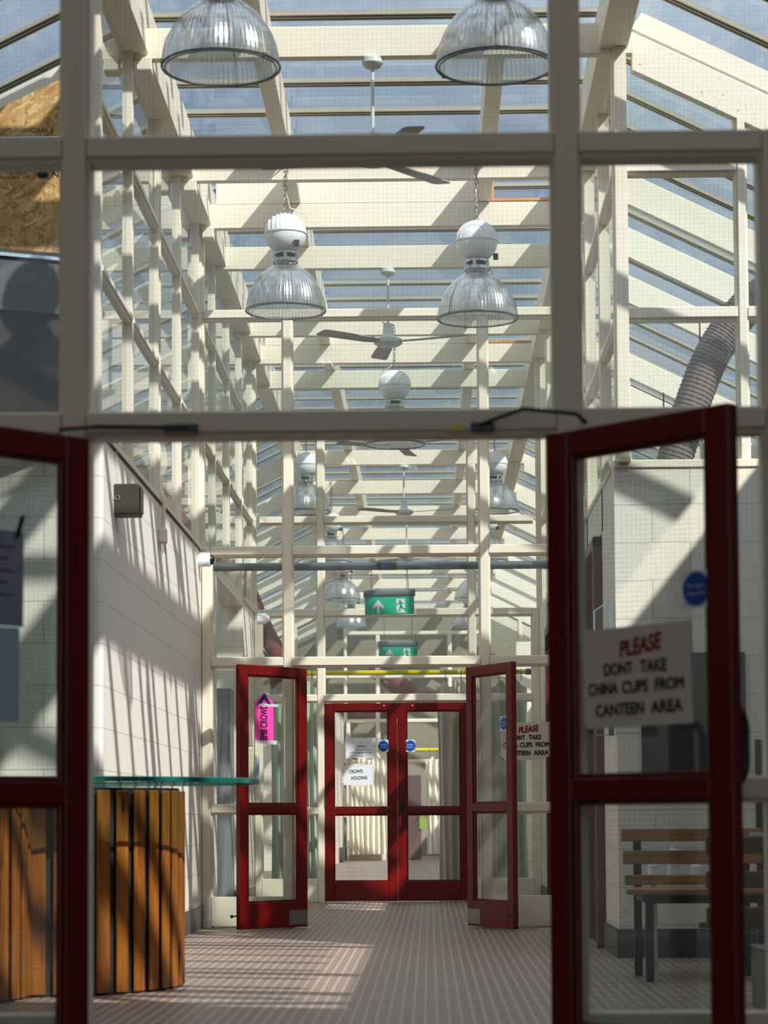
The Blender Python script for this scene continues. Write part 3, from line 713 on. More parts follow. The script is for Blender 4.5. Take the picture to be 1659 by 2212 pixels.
# ================================================================== PENDANT LAMPS
def chain_mesh(x, y, z0, z1, pitch=0.034, r=0.0032):
    mb = MB(); n = max(1, int((z1 - z0) / pitch)); p = (z1 - z0) / n
    for i in range(n):
        c = (x, y, z0 + (i + .5) * p)
        ax = (1, 0, 0) if i % 2 else (0, 1, 0)
        mb.torus(c, p * .36, r, ax, (0, 0, 1), 10, 5, 1.8)
    return mb
def make_lamp(label, cat='lamp'):
    r = empty('pendant_lamp', (0, 0, 0), label, cat, group='prismatic pendant lamps of the corridor')
    R = 0.278
    prof = [(R * math.sin(a) ** 1.2, 0.345 * math.cos(a) ** 1.0) for a in [PI / 2 * (i / 20) for i in range(20, 2, -1)]] + [(0.075, 0.345)]
    prof = [(max(q[0], .072), q[1]) for q in prof]
    MB().lathe((0, 0, 0), prof, 144, 'z', 0.012).build('shade', 'shade', r)
    MB().torus((0, 0, 0.0), R + .004, .0065, n=64).torus((0, 0, -.006), R - .012, .004, n=64).build('rim_ring', 'galv', r, smooth=True)
    MB().lathe((0, 0, 0), [(.088, .345), (.088, .368), (.080, .370)], 32).lathe((0, 0, 0), [(.080, .398), (.085, .40), (.085, .415)], 32).box(-.012, .012, -.086, .086, .365, .402).box(-.086, .086, -.012, .012, .365, .402).build('neck', 'chrome', r, smooth=True)
    MB().lathe((0, 0, 0), [(.066, .36), (.066, .412)], 24).build('lamp_holder', 'black', r, smooth=True)
    b = [(.07, .41)] + [(.147 * math.cos(a), .545 + .14 * math.sin(a)) for a in [-PI / 2 * (i / 10) for i in range(8, -1, -1)]]
    MB().lathe((0, 0, 0), b + [(.154, .545), (.154, .558), (.147, .558)], 40).build('ballast_body', 'white', r, smooth=True)
    MB().box(.06, .10, -.135, -.105, .435, .475).build('vent_slot', 'dark', r)
    dome = [(.147 * math.cos(a), .558 + .135 * math.sin(a)) for a in [PI / 2 * (i / 10) for i in range(11)]]
    mb = MB().lathe((0, 0, 0), dome, 40)
    for i in range(9):
        u = -.115 + i * .0288
        hw = math.sqrt(max(.0001, .150 ** 2 - u * u))
        pts = [(hw * math.cos(a), .558 + .142 * math.sqrt(max(0, 1 - (u / .152) ** 2)) * math.sin(a)) for a in [PI * (j / 12) for j in range(13)]]
        mb.prism([(q[0], q[1]) for q in pts], u - .004, u + .004, 'yz')
    mb.build('finned_cap', 'white', r, smooth=True)
    wm = MB()
    for th in (.5, .5 + 2 * PI / 3, .5 + 4 * PI / 3):
        wm.tube([(.09 * math.cos(th), .09 * math.sin(th), .36)] + [((R + .012 if i else .2) * math.sin(a) ** 1.2 * math.cos(th) , (R + .012 if i else .2) * math.sin(a) ** 1.2 * math.sin(th), .33 * math.cos(a)) for i, a in ((1, .5), (1, .9), (1, 1.25), (1, PI / 2))], .0028, 5)
        wm.lathe(((R + .008) * math.cos(th), (R + .008) * math.sin(th), 0), [(0, -.012), (.011, -.006), (.011, .006), (0, .012)], 8)
    wm.build('shade_clip_wire', 'galv', r)
    chain_mesh(0, 0, .69, 1.10).build('chain', 'galv', r)
    MB().tube([(.13, 0.02, .60), (.17, .02, .66), (.12, .02, .71), (.03, .01, .74), (.018, 0, .80), (-.02, 0, .90), (.02, 0, 1.0), (.01, 0, 1.08)], .0045, 6).build('cable', 'plastic', r, smooth=True)
    MB().tube([(0, 0, 1.09), (0, 0, 1.125), (.03, .02, 1.14), (.05, .07, 1.14), (.05, .12, 1.14)], .005, 6).build('hook', 'galv', r, smooth=True)
    under(r, 'shade', 'rim_ring', 'shade_clip_wire'); under(r, 'ballast_body', 'finned_cap', 'vent_slot'); under(r, 'chain', 'hook')
    return r
zr = 4.405
lamps = [(-0.995, Y(-1) - .12, zr, .04, 'glass shaded pendant lamp with a finned cap, left of the sharp middle pair'),
         (0.357, Y(-1) - .12, zr - .07, 1.35, 'glass shaded pendant lamp right of the sharp middle pair, hung slightly lower'),
         (-0.974, Y(-5) - .10, zr, .9, 'large close pendant lamp cut by the top of the picture, on the left'),
         (0.335, Y(-5) - .10, zr - .01, 2.1, 'large close pendant lamp at the top, overlapping the near right post'),
         (-0.305, Y(3) - .10, 4.32, 2.5, 'single pendant lamp in the middle of the porch, mostly hidden by the near transom'),
         (-1.42, Y(7) - .10, zr, 2.2, 'pendant lamp beyond the closed doors, left of the first far pair'),
         (0.78, Y(7) - .10, zr - .01, 2.0, 'pendant lamp beyond the closed doors, right of the first far pair')]
far = [(-1.355, Y(11) - .1, zr, 'pendant lamp beyond the closed doors cut by the middle transom on the left'),
       (.83, Y(11) - .1, zr, 'pendant lamp beyond the closed doors cut by the middle transom, behind the right middle post'),
       (-1.385, Y(15) - .1, zr - .02, 'pendant lamp just left of the upper green exit sign'), (.707, Y(15) - .1, zr - .02, 'pendant lamp half hidden by the far post right of the exit sign'),
       (-1.44, Y(19) - .1, zr - .03, 'smallest pendant lamp, below the one left of the exit sign'), (.73, Y(19) - .1, zr - .03, 'smallest pendant lamp on the right, below the lamp half hidden by the far post')]
base = None
for (x, y, z, rz, lb) in lamps + [(a, b, c, .7, d) for a, b, c, d in far]:
    if base is None: base = make_lamp(lb); o = base
    else: o = copy_tree(base)
    o.location = (x, y, z); o.rotation_euler.z = rz; o['label'] = lb
# ================================================================== CEILING FANS
def make_fan(label):
    r = empty('ceiling_fan', (0, 0, 0), label, 'fan', group='ceiling fans hung from the roof beams')
    MB().lathe((0, 0, 0), [(0, 0), (.062, 0), (.064, -.03), (.045, -.055), (.018, -.062), (0, -.062)], 28).build('canopy', 'fan', r, smooth=True)
    MB().lathe((0, 0, 0), [(.0115, -.05), (.0115, -.47)], 12).build('rod', 'fan', r, smooth=True)
    MB().lathe((0, 0, 0), [(.0, -.455), (.040, -.46), (.047, -.55), (.06, -.57), (.115, -.59), (.118, -.625), (.085, -.645), (0, -.65)], 28).build('motor', 'fan', r, smooth=True)
    for i in range(3):
        th = 2 * PI * i / 3
        rd = Vector((math.cos(th), math.sin(th), 0)); tn = Vector((-math.sin(th), math.cos(th), 0)); up = Vector((0, 0, 1))
        w = (tn * .99 + up * .13)
        mb = MB()
        vs = []; 
        for (d, hw) in ((.10, .035), (.20, .06), (.35, .064), (.52, .068), (.66, .07), (.69, .055)):
            for sgn in (-1, 1):
                for t in (-.004, .004):
                    vs.append(rd * d + w * (hw * sgn) + up * (t - .612))
        fs = []
        for j in range(5):
            a, b = j * 4, j * 4 + 4
            fs += [(a, a + 2, b + 2, b), (a + 1, b + 1, b + 3, a + 3), (a, b, b + 1, a + 1), (a + 2, a + 3, b + 3, b + 2)]
        fs += [(0, 1, 3, 2), (20, 22, 23, 21)]
        mb.add(vs, fs).build('blade', 'blade', r)
    under(r, 'motor', 'blade')
    return r
fz = ZB - 0.002
fan = make_fan('pale ceiling fan hung from the nearest beam, its motor hidden by the near transom')
fan.location = (-.316, Y(-3) + .04, fz); fan.rotation_euler.z = math.radians(-68)
for (x, y, z, a, lb) in ((-.32, Y(1) + .04, fz, 98, 'pale ceiling fan in full view behind the middle screen'),
                         (-.30, Y(5) + .04, fz, 80, 'ceiling fan hidden but for one blade under the near transom'),
                         (-.31, Y(9) + .04, fz, -24, 'pale ceiling fan beyond the closed doors, in view above the exit signs'),
                         (-.33, Y(13) + .04, fz, 20, 'farthest ceiling fan, only its thin rod showing')):
    f = copy_tree(fan); f.location = (x, y, z); f.rotation_euler.z = math.radians(a); f['label'] = lb
# ================================================================== EXIT SIGNS
def exit_sign(x, y, z, tilt, label):
    r = empty('exit_sign', (x, y, z), label, 'exit sign', group='green exit signs'); r.rotation_euler = (0, tilt, 0)
    pr = [(0.0 + .022 * math.cos(2 * PI * i / 20), .030 * math.sin(2 * PI * i / 20)) for i in range(20)]
    MB().prism([(a, b + .03) for a, b in pr], -.213, .213, 'yz').build('housing', 'grey', r, smooth=True)
    MB().box(-.203, .203, -.006, .006, -.148, .0).build('panel', 'green', r)
    y0, y1 = -.0085, -.0062
    MB().prism([(-.104, -.138), (-.082, -.138), (-.082, -.078), (-.049, -.104), (-.049, -.080), (-.093, -.024), (-.137, -.080), (-.137, -.104), (-.104, -.078)], y0, y1).build('arrow', 'paper', r)
    MB().prism([(.055, -.128), (.066, -.137), (.137, -.137), (.120, -.118), (.128, -.098), (.128, -.020), (.055, -.020)], y0, y1).build('door_symbol', 'paper', r)
    g0, g1 = -.0105, -.0084
    mb = MB().prism([(.087 + .009 * math.cos(2 * PI * i / 14), -.036 + .009 * math.sin(2 * PI * i / 14)) for i in range(14)], g0, g1)
    def limb(a, b, w):
        dx, dz = b[0] - a[0], b[1] - a[1]; l = math.hypot(dx, dz); nx, nz = -dz / l * w / 2, dx / l * w / 2
        mb.prism([(a[0] + nx, a[1] + nz), (b[0] + nx, b[1] + nz), (b[0] - nx, b[1] - nz), (a[0] - nx, a[1] - nz)], g0, g1)
    limb((.088, -.047), (.098, -.088), .019); limb((.090, -.048), (.068, -.066), .008); limb((.068, -.066), (.056, -.064), .007)
    limb((.094, -.048), (.112, -.062), .008); limb((.112, -.062), (.120, -.054), .007)
    limb((.096, -.086), (.112, -.100), .011); limb((.112, -.100), (.132, -.104), .009)
    limb((.092, -.082), (.084, -.112), .011); limb((.084, -.112), (.066, -.126), .009)
    mb.build('running_figure', 'green', r)
    for sx in (-.145, .147): chain_mesh(sx, 0, .06, .36, .02, .0018).build('chain', 'galv', r)
    MB().tube([(.16, .004, .06), (.158, .004, .12), (.150, .004, .2), (.152, .004, .36)], .003, 5).build('cable', 'plastic', r)
    under(r, 'panel', 'arrow', 'door_symbol', 'running_figure')
    return r
exit_sign(-.323, Y(1) + .04, 2.646, -.012, 'upper and larger green exit sign hanging in the porch')
exit_sign(-.325, Y(5) + .04, 2.63, 0, 'lower green exit sign behind, half hidden by the middle transom')
# ================================================================== PIPES, RAILS, CURTAINS
r = empty('steel_pipe', (-1.7, 17.93, 2.785), 'grey galvanised pipe crossing the middle screen with a blue and black band', 'pipe')
og = (-1.7, 17.93, 2.785)
MB().tube([(-1.70, 17.93, 2.785), (1.06, 17.93, 2.785)], .031, 16).build('pipe_body', 'galv', r, og, smooth=True)
MB().tube([(-.40, 17.93, 2.785), (-.365, 17.93, 2.785)], .0325, 16).tube([(-.315, 17.93, 2.785), (-.245, 17.93, 2.785)], .0325, 16).build('black_band', 'black', r, og, smooth=True)
MB().tube([(-.365, 17.93, 2.785), (-.315, 17.93, 2.785)], .0325, 16).build('blue_band', 'blue', r, og, smooth=True)
def curtain_mesh(x0, x1, y, z0, z1, folds, amp, top=None, th=.006):
    mb = MB(); n = folds * 8; m = 10
    vs = []; fs = []
    for i in range(n + 1):
        u = i / n; x = x0 + (x1 - x0) * u
        for j in range(m + 1):
            v = j / m
            zt = z1 - (top(u) if top else 0)
            z = z0 + (zt - z0) * v
            yy = y + amp * math.sin(2 * PI * folds * u + .6 * math.sin(3 * v)) * (1 - .25 * v) + .3 * amp * math.sin(2 * PI * folds * .37 * u + 1)
            vs.append((x + .012 * math.sin(4 * v + 9 * u), yy, z))
    k = len(vs)
    vs += [(a, b + th, c) for a, b, c in vs]
    for i in range(n):
        for j in range(m):
            a = i * (m + 1) + j; q = (a, a + m + 1, a + m + 2, a + 1)
            fs.append(q); fs.append(tuple(t + k for t in q[::-1]))
    mb.add(vs, fs); return mb
def rail_obj(x0, x1, y, z, label, r=.025):
    e = empty('curtain_rail', (x0, y, z), label, 'curtain rail')
    MB().tube([(x0, y, z), (x1, y, z)], r, 14).build('rail', 'yellow', e, (x0, y, z), smooth=True)
    MB().tube([(x1 - .01, y, z), (x1 + .05, y, z)], r * 1.25, 14).build('end_cap', 'dark', e, (x0, y, z), smooth=True)
    for x in (x0 + .2, x1 - .1): MB().tube([(x, y, z), (x, y - .18, z + .0)], .01, 6).build('bracket', 'dark', e, (x0, y, z))
    return e
yc = Y(4) + .34
rail_obj(-1.62, .98, yc, 2.292, 'yellow curtain rail just behind the closed red doors')
def curtain(x0, x1, y, z0, z1, folds, amp, mat, label, rings=True, top=None, zr_=None):
    og = ((x0 + x1) / 2, y, z0)
    e = empty('curtain', og, label, 'curtain')
    curtain_mesh(x0, x1, y, z0, z1, folds, amp, top).build('cloth', mat, e, og, smooth=True)
    if rings:
        n = max(2, int((x1 - x0) / .11))
        for i in range(n):
            x = x0 + (x1 - x0) * (i + .5) / n
            MB().torus((x, y, zr_ - .008), .036, .003, (0, 1, 0), (0, 0, 1), 16, 5).tube([(x, y, zr_ - .044), (x, y, z1 - .01)], .004, 5).build('ring', 'dark', e, og)
    return e
zc = 2.292
tp = lambda u: .035 * (1 + math.sin(u * 21)) 
curtain(-1.60, -1.12, yc, .03, 2.21, 5, .035, 'greencurtain', 'greenish white curtain hanging behind the glass left of the closed doors', True, tp, zc)
curtain(.42, .98, yc, .03, 2.21, 6, .035, 'greencurtain', 'greenish white curtain hanging behind the glass right of the closed doors', True, tp, zc)
curtain(.085, .40, yc, .02, 2.21, 4, .04, 'curtain', 'grey looking curtain behind the right closed door', True, tp, zc)
rail_obj(-1.69, .95, 46.0, 2.197, 'far yellow curtain rail seen through the closed red doors', .03)
curtain(-1.62, -.80, 46.0, .13, 2.10, 8, .05, 'curtain', 'sunlit cream curtain seen through the left closed door', True, lambda u: .10 * abs(math.sin(u * 9)), 2.197)
curtain(-.07, .34, 46.0, .13, 2.08, 4, .05, 'curtain', 'sunlit cream curtain seen through the right closed door', True, lambda u: .12 * abs(math.sin(u * 7 + 1)), 2.197)
# things standing at the far end
r = empty('crate', (-1.25, 46.35, 0), 'low pale crate under the far cream curtain', 'crate')
MB().box(-1.62, -.88, 46.2, 46.6, 0, .36).build('body', 'plastic', r, (-1.25, 46.35, 0), bevel=.01); MB().box(-1.60, -.90, 46.19, 46.2, .30, .34).build('grip_rail', 'hoodgrey', r, (-1.25, 46.35, 0))
tag(MB().box(-1.735, -1.68, Y(20), Y(22), 0, .28).build('plinth', 'skirt'), 'dark plinth at the foot of the far pinkish wall', 'plinth')
r = empty('red_machine', (-.42, 47.3, 0), 'tall red and brown machine behind the far screen, seen through the right closed door', 'machine')
og = (-.42, 47.3, 0)
MB().box(-.62, -.18, 47.1, 47.5, 0, 1.72).build('cabinet', plain('brown_cabinet', (96, 74, 72), .5), r, og, bevel=.02)
MB().tube([(-.60, 47.05, 1.7), (-.55, 47.04, 1.3), (-.58, 47.05, .9), (-.56, 47.05, .7)], [.05, .06, .09, .05], 10).build('hose', 'red', r, og, smooth=True)
MB().box(-.22, .04, 47.08, 47.1, .62, .98).build('green_panel', plain('lime_panel', (140, 170, 70), .5), r, og)
for (p0, p1, p2, lb) in (((-1.2, 49.6, 4.1), (-.2, 49.4, 3.35), (.9, 49.6, 3.4), 'maroon duct crossing behind the far screen'), ((-2.6, 49.9, 3.0), (-1.5, 49.8, 3.15), (-.6, 49.9, 3.1), 'maroon duct low on the left behind the far screen')):
    tag(MB().tube([p0, p1, p2], .22, 16).build('maroon_duct', 'maroonduct', smooth=True), lb, 'duct')
# maroon duct left of the closed doors
r = empty('maroon_duct', (-1.82, Y(5), 3.1), 'maroon flexible duct slanting down left of the exit signs', 'duct')
MB().tube([(-2.02, Y(5) + .5, 3.45), (-1.86, Y(5) + .5, 3.02), (-1.66, Y(5) + .5, 2.62), (-1.58, Y(5) + .5, 2.2)], .115, 18).build('sleeve', 'maroonduct', r, (-1.82, Y(5), 3.1), smooth=True)
MB().tube([(-2.12, Y(5) + .35, 3.30), (-1.90, Y(5) + .35, 2.85), (-1.72, Y(5) + .35, 2.55)], .02, 10).build('strap', 'galv', r, (-1.82, Y(5), 3.1), smooth=True)
# maroon ducts above the left porch opening
tag(MB().tube([(-2.6, Y(2), 3.9), (-2.15, Y(2), 3.35), (-1.86, Y(2), 2.98)], .11, 16).build('maroon_duct', 'maroonduct', smooth=True), 'maroon duct end showing under the grey pipe at the left of the middle screen', 'duct')
# ================================================================== LEFT SIDE FITTINGS
r = empty('wall_speaker', (XL, 12.78, 2.51), 'brown grey box speaker high on the left corridor wall', 'speaker'); og = (XL, 12.78, 2.51)
MB().box(XL, XL + .14, 12.70, 12.87, 2.51, 2.68).build('cabinet', 'box', r, og, bevel=.006)
MB().torus((XL + .022, 12.697, 2.602), .012, .004, (1, 0, 0), (0, 0, 1), 20, 6).build('bolt_ring', 'chrome', r, og, smooth=True)
MB().box(XL + .138, XL + .148, 12.715, 12.855, 2.525, 2.665).build('front_grille', 'black', r, og, bevel=.004)
MB().tube([(XL + .02, 12.80, 2.68), (XL + .012, 12.79, 2.75), (XL + .006, 12.77, 2.80), (XL + .006, 12.77, 2.87), (XL + .02, 12.78, 2.93), (XL - .02, 12.84, 2.94)], .004, 6).build('cable', 'plastic', r, og, smooth=True)
r = empty('junction_box', (XL + .03, 14.85, 2.6), 'cream conduit and junction box with bare wire ends on the left wall', 'junction box'); og = (XL + .03, 14.85, 2.6)
MB().box(XL, XL + .05, 14.80, 14.90, 2.61, 2.70).build('box', 'plastic', r, og, bevel=.005)
MB().tube([(XL + .03, 14.85, 2.69), (XL + .03, 14.86, 2.85), (XL + .03, 14.86, 2.90), (XL + .005, 14.90, 2.97), (XL - .012, 14.93, 3.06), (XL - .012, 14.95, 3.3), (XL - .012, 14.96, 5.05), (XL + .0, 14.90, 5.16), (XL + .012, 14.84, 5.26), (XL + .012, 14.82, 5.38)], .0125, 8).build('conduit', 'plastic', r, og, smooth=True)
for i in range(4): MB().tube([(XL + .015 + .008 * i, 14.83 + .01 * i, 2.61), (XL + .015 + .009 * i, 14.83 + .012 * i, 2.55 - .015 * (i % 2))], .0025, 5).build('wire_end', 'dark', r, og)
tag(MB().tube([(-1.80, 14.78, 5.38), (-1.80, 14.80, 5.26), (-1.80, 14.86, 5.16), (-1.775, 14.90, 5.06), (-1.775, 14.90, 4.75)], .0125, 8).build('conduit', 'plastic', smooth=True), 'cream bent conduit on the outer side of the third left post, below the eaves', 'conduit')
def dome_cam(x, y, z, label, g=False):
    r = empty('dome_camera', (x, y, z), label, 'camera', group=None)
    MB().lathe((x, y, z), [(0, 0), (.056, 0), (.056, .04), (.054, .043), (.054, .085), (.046, .09)], 28, 'x').build('housing', 'white', r, (x, y, z), smooth=True)
    MB().lathe((x, y, z), [(.044, .085)] + [(.04 * math.cos(a), .088 + .034 * math.sin(a)) for a in [PI / 2 * i / 6 for i in range(7)]], 24, 'x').build('dome', 'black' if not g else 'white', r, (x, y, z), smooth=True)
    MB().tube([(x + .02, y, z + .055), (x + .015, y - .02, z + .09), (x + .005, y - .10, z + .10), (x + .003, y - .5, z + .085)], .003, 5).build('cable', 'plastic', r, (x, y, z))
dome_cam(XL, 17.42, 2.787, 'white dome camera with a black lens at the end of the left wall')
dome_cam(XL + .06, Y(4) - .3, 2.79, 'white dome fitting on the post left of the exit signs', True)
# boards and hood in the upper left
r = empty('chipboard_sheet', (-2.8, Y(-4) - .02, 2.95), 'lower orange chipboard sheet with printed black mill stamps', 'board')
og = (-2.8, Y(-4) - .02, 2.95)
MB().prism([(-3.92, 2.95), (-1.785, 2.95), (-1.785, 3.965), (-1.83, 3.965), (-1.83, 4.50), (-3.92, 4.50)], Y(-4) - .021, Y(-4) - .004).build('sheet', 'osb', r, og)
def stamp(par, s, x, z, w, h, rot=0): text(par, s, x + 2.8, z - 2.95, w, h, 'ink', -.0035, rot)
[stamp(r, wd, x, z, w_, .018) for wd, x, z, w_ in (('D', -2.285, 4.309, .014), ('EZ', -2.245, 4.309, .03), ('NBA', -2.19, 4.309, .055), ('Strut', -2.27, 4.283, .05), ('3aur', -2.21, 4.283, .05), ('SAP', -2.15, 4.283, .045))]; stamp(r, 'N', -1.995, 4.294, .035, .032)
MB().prism([(.735 + .030 * math.cos(2 * PI * i / 24), 1.345 + .019 * math.sin(2 * PI * i / 24)) for i in range(24)], -.004, -.002).build('oval_stamp', 'ink', r)
r = empty('chipboard_sheet', (-2.8, Y(-4) - .02, 4.5), 'upper orange chipboard sheet with a sloping top edge', 'board'); og = (-2.8, Y(-4) - .02, 4.5)
MB().prism([(-2.62, 4.505), (-1.84, 4.505), (-1.84, 4.872)], Y(-4) - .036, Y(-4) - .022).build('sheet', 'osb', r, og)
text(r, 'CAN 3', -2.065 + 2.8, .032, .12, .024, 'ink', -.0175, 0)
r = empty('extract_hood', (-2.2, 12.0, 2.9), 'dull grey metal hood with a dark underside, left in front of the chipboard', 'hood', rz=.42)
MB().prism([(-1.2, .90), (.40, .90), (.40, .60), (-1.2, .60)], 0, .03).build('fascia', 'hoodgrey', r, bevel=.004)
MB().prism([(-1.2, .60), (.40, .60), (.40, -.02), (-1.2, -.02)], .03, .05).build('lower_board', 'hooddark', r)
MB().box(-1.2, .41, -.015, .05, .905, .925).build('top_gasket', 'gasket', r); MB().box(-1.2, .41, -.02, .05, .885, .903).build('top_flashing', 'trim', r)
MB().box(.40, .425, -.012, .05, .03, .90).build('end_trim', 'trim', r)
# counter
def drum(cx, cy, R, name_parent, org, a0, a1, pitch=.147, phase=0.0):
    n = int((a1 - a0) / pitch)
    for i in range(n + 1):
        a = a0 + phase + i * pitch
        c = Vector((cx + R * math.cos(a), cy + R * math.sin(a), 0)); t = Vector((-math.sin(a), math.cos(a), 0)); nn = Vector((math.cos(a), math.sin(a), 0))
        MB().obox(c + Vector((0, 0, .485)), t * .034, nn * .008, Vector((0, 0, .475))).build('slat', 'slat', name_parent, org, bevel=.004)
    MB().lathe((cx, cy, 0), [(R - .02, .005), (R - .02, .975)], 64).lathe((cx, cy, 0), [(0.01, .975), (R - .02, .975)], 64).build('backing', 'gasket', name_parent, org)
og = (-1.93, 11.45, 0)
r = empty('timber_counter', og, 'curved counter clad in orange upright timber slats', 'counter')
drum(-1.925, 11.45, .70, r, og, -2.6, .25)
drum(-2.56, 10.74, .70, r, og, -2.4, .2, phase=.05)
mb = MB()
poly = []
for i in range(33):
    a = -2.2 + 2.75 * i / 32; poly.append((-1.90 + 1.05 * math.cos(a), 11.45 + 1.05 * math.sin(a)))
poly += [(-1.95, 12.2), (-3.6, 12.2), (-3.6, 10.4)]
gt = mb.prism(poly, .995, 1.018, 'xy').build('glass_counter_top', 'glasstop')
em = MB(); n_ = len(poly)
for i in range(34):
    a, b = Vector(poly[i] + (0,)), Vector(poly[i + 1] + (0,)); nn = Vector((b - a).yx.to_3d()); nn.y = -nn.y; nn.normalize()
    em.add([a + Vector((0, 0, .994)), b + Vector((0, 0, .994)), b + Vector((0, 0, 1.019)), a + Vector((0, 0, 1.019)), a + nn * .004 + Vector((0, 0, .996)), b + nn * .004 + Vector((0, 0, .996)), b + nn * .004 + Vector((0, 0, 1.017)), a + nn * .004 + Vector((0, 0, 1.017))],
           [(4, 5, 6, 7), (3, 2, 6, 7), (0, 1, 5, 4)])
em.build('polished_edge', plain('teal_glass_edge', (14, 92, 80), .12), gt)
tag(gt, 'green edged glass top lying on the slatted timber counter', 'counter top')
# ================================================================== RIGHT SIDE FITTINGS
r = empty('oak_bench', (1.35, 11.8, 0), 'oak slatted bench with black legs against the right blockwork wall', 'bench'); og = (1.35, 11.8, 0)
xl, xr = .985, 1.708
for z0, z1, dx in ((.694, .761, 0), (.577, .648, .008), (.470, .522, .016)): MB().box(xl + dx, xr, 11.99, 12.02, z0, z1).build('back_slat', 'bench', r, og, bevel=.005)
for j in range(3): MB().box(xl - .005 + .012 * j, xr, 11.60 + j * .125, 11.71 + j * .125, .432, .462).build('seat_slat', 'bench', r, og, bevel=.005)
for x in (xl + .065, xr - .10):
    MB().box(x, x + .04, 12.02, 12.055, 0, .70).build('back_leg', 'dark', r, og); MB().box(x + .02, x + .06, 11.60, 11.64, 0, .43).build('front_leg', 'dark', r, og)
    MB().box(x + .01, x + .05, 11.64, 12.02, .395, .43).build('side_bar', 'dark', r, og)
MB().box(xl + .09, xr - .05, 11.62, 11.65, .388, .43).build('front_bar', 'dark', r, og)
# low shelf behind the bench carrying bottles
r = empty('low_shelf', (1.4, 12.3, 0), 'low white shelf behind the oak bench, carrying pale bottles', 'shelf'); og = (1.4, 12.3, 0)
MB().box(1.08, 1.9, 12.16, 12.42, .475, .50).build('board', 'paint', r, og)
for x in (1.16, 1.84): MB().box(x, x + .03, 12.25, 12.28, 0, .475).build('leg', 'paint', r, og)
for (x, hh, rr, nm, lb) in ((1.285, .17, .036, 'bottle', 'tallest milky bottle behind the oak bench back slats'), (1.175, .085, .030, 'jar', 'small white jar behind the left part of the oak bench'), (1.40, .075, .034, 'jar', 'small pale jar right of the milky bottle behind the bench')):
    og = (x, 12.26, .50); e = empty(nm, og, lb, nm)
    MB().lathe(og, [(0, 0), (rr, 0), (rr, hh * .72), (rr * .85, hh * .84), (rr * .4, hh * .92), (rr * .4, hh * .94)], 20).build('body', 'bottle', e, og, smooth=True)
    MB().lathe(og, [(rr * .45, hh * .92), (rr * .45, hh), (0, hh)], 16).build('cap', 'white', e, og, smooth=True)
# dark bench nearer, on pebbled block
r = empty('dark_bench', (1.6, 10.2, 0), 'dark timber bench on a pebbled concrete foot, nearest at the right edge', 'bench'); og = (1.6, 10.2, 0)
for z0, z1 in ((.654, .733), (.501, .578), (.331, .419)): MB().box(1.218, 2.3, 10.28, 10.32, z0, z1).build('back_slat', 'darkwood', r, og, bevel=.005)
MB().box(1.38, 2.3, 10.02, 10.06, .735, .752).build('top_highlight', 'trim', r, og)  # pale strip standing in for the bluish highlight on the top slat
MB().box(1.30, 1.34, 10.32, 10.36, .0, .74).build('leg', 'dark', r, og)
MB().box(1.19, 2.3, 10.33, 10.36, .325, .35).build('cross_bar', 'darkwood', r, og)
MB().box(1.40, 2.1, 9.84, 10.2, 0, .255).box(1.39, 2.1, 9.83, 10.2, .255, .262).build('concrete_foot', 'pebble', r, og, bevel=.012)
r = empty('notice_board', (1.545, Y(-3), 1.07), 'dark grey board on the right blockwork wall', 'board'); og = (1.545, Y(-3), 1.07)
MB().box(1.243, 1.853, Y(-3) - .022, Y(-3), 1.075, 1.783).build('board', 'slate', r, og)
for (a, b, c, d) in ((1.243, 1.853, 1.075, 1.085), (1.243, 1.853, 1.773, 1.783), (1.243, 1.253, 1.085, 1.773), (1.843, 1.853, 1.085, 1.773)): MB().box(a, b, Y(-3) - .026, Y(-3) - .018, c, d).build('edge_strip', 'dark', r, og)
r = empty('black_heater', (2.1, Y(-3) - .02, .5), 'black ribbed heater panel at the far right of the blockwork wall', 'heater'); og = (2.1, Y(-3) - .02, .5)
mb = MB()
for i in range(16): mb.box(1.915 + i * .03, 1.937 + i * .03, Y(-3) - .065, Y(-3) - .015, .50, 1.26 if i else 1.245)
mb.build('ribs', 'black', r, og); MB().box(1.905, 2.41, Y(-3) - .03, Y(-3), .49, 1.27).build('back_plate', 'dark', r, og)
r = empty('leaflet_holder', (1.02, Y(-3) + .05, 1.3), 'clear perspex leaflet holder at the near corner of the right wall', 'holder'); og = (1.02, Y(-3) + .05, 1.3)
MB().quad((.975, Y(-3) + .02, 1.30), (1.06, Y(-3) + .02, 1.30), (1.06, Y(-3) + .02, 2.09), (.975, Y(-3) + .02, 2.03)).build('front_sheet', 'clear', r, og)
MB().box(1.055, 1.085, Y(-3) + .015, Y(-3) + .05, 1.30, 2.095).build('side_strip', 'locker', r, og)
MB().prism([(.972, 2.03), (1.06, 2.09), (1.06, 2.096), (.972, 2.036)], Y(-3) + .015, Y(-3) + .03).prism([(.972, 1.30), (1.06, 1.30), (1.06, 1.306), (.972, 1.306)], Y(-3) + .015, Y(-3) + .03).box(.972, .978, Y(-3) + .015, Y(-3) + .03, 1.30, 2.033).build('rim', 'trim', r, og)
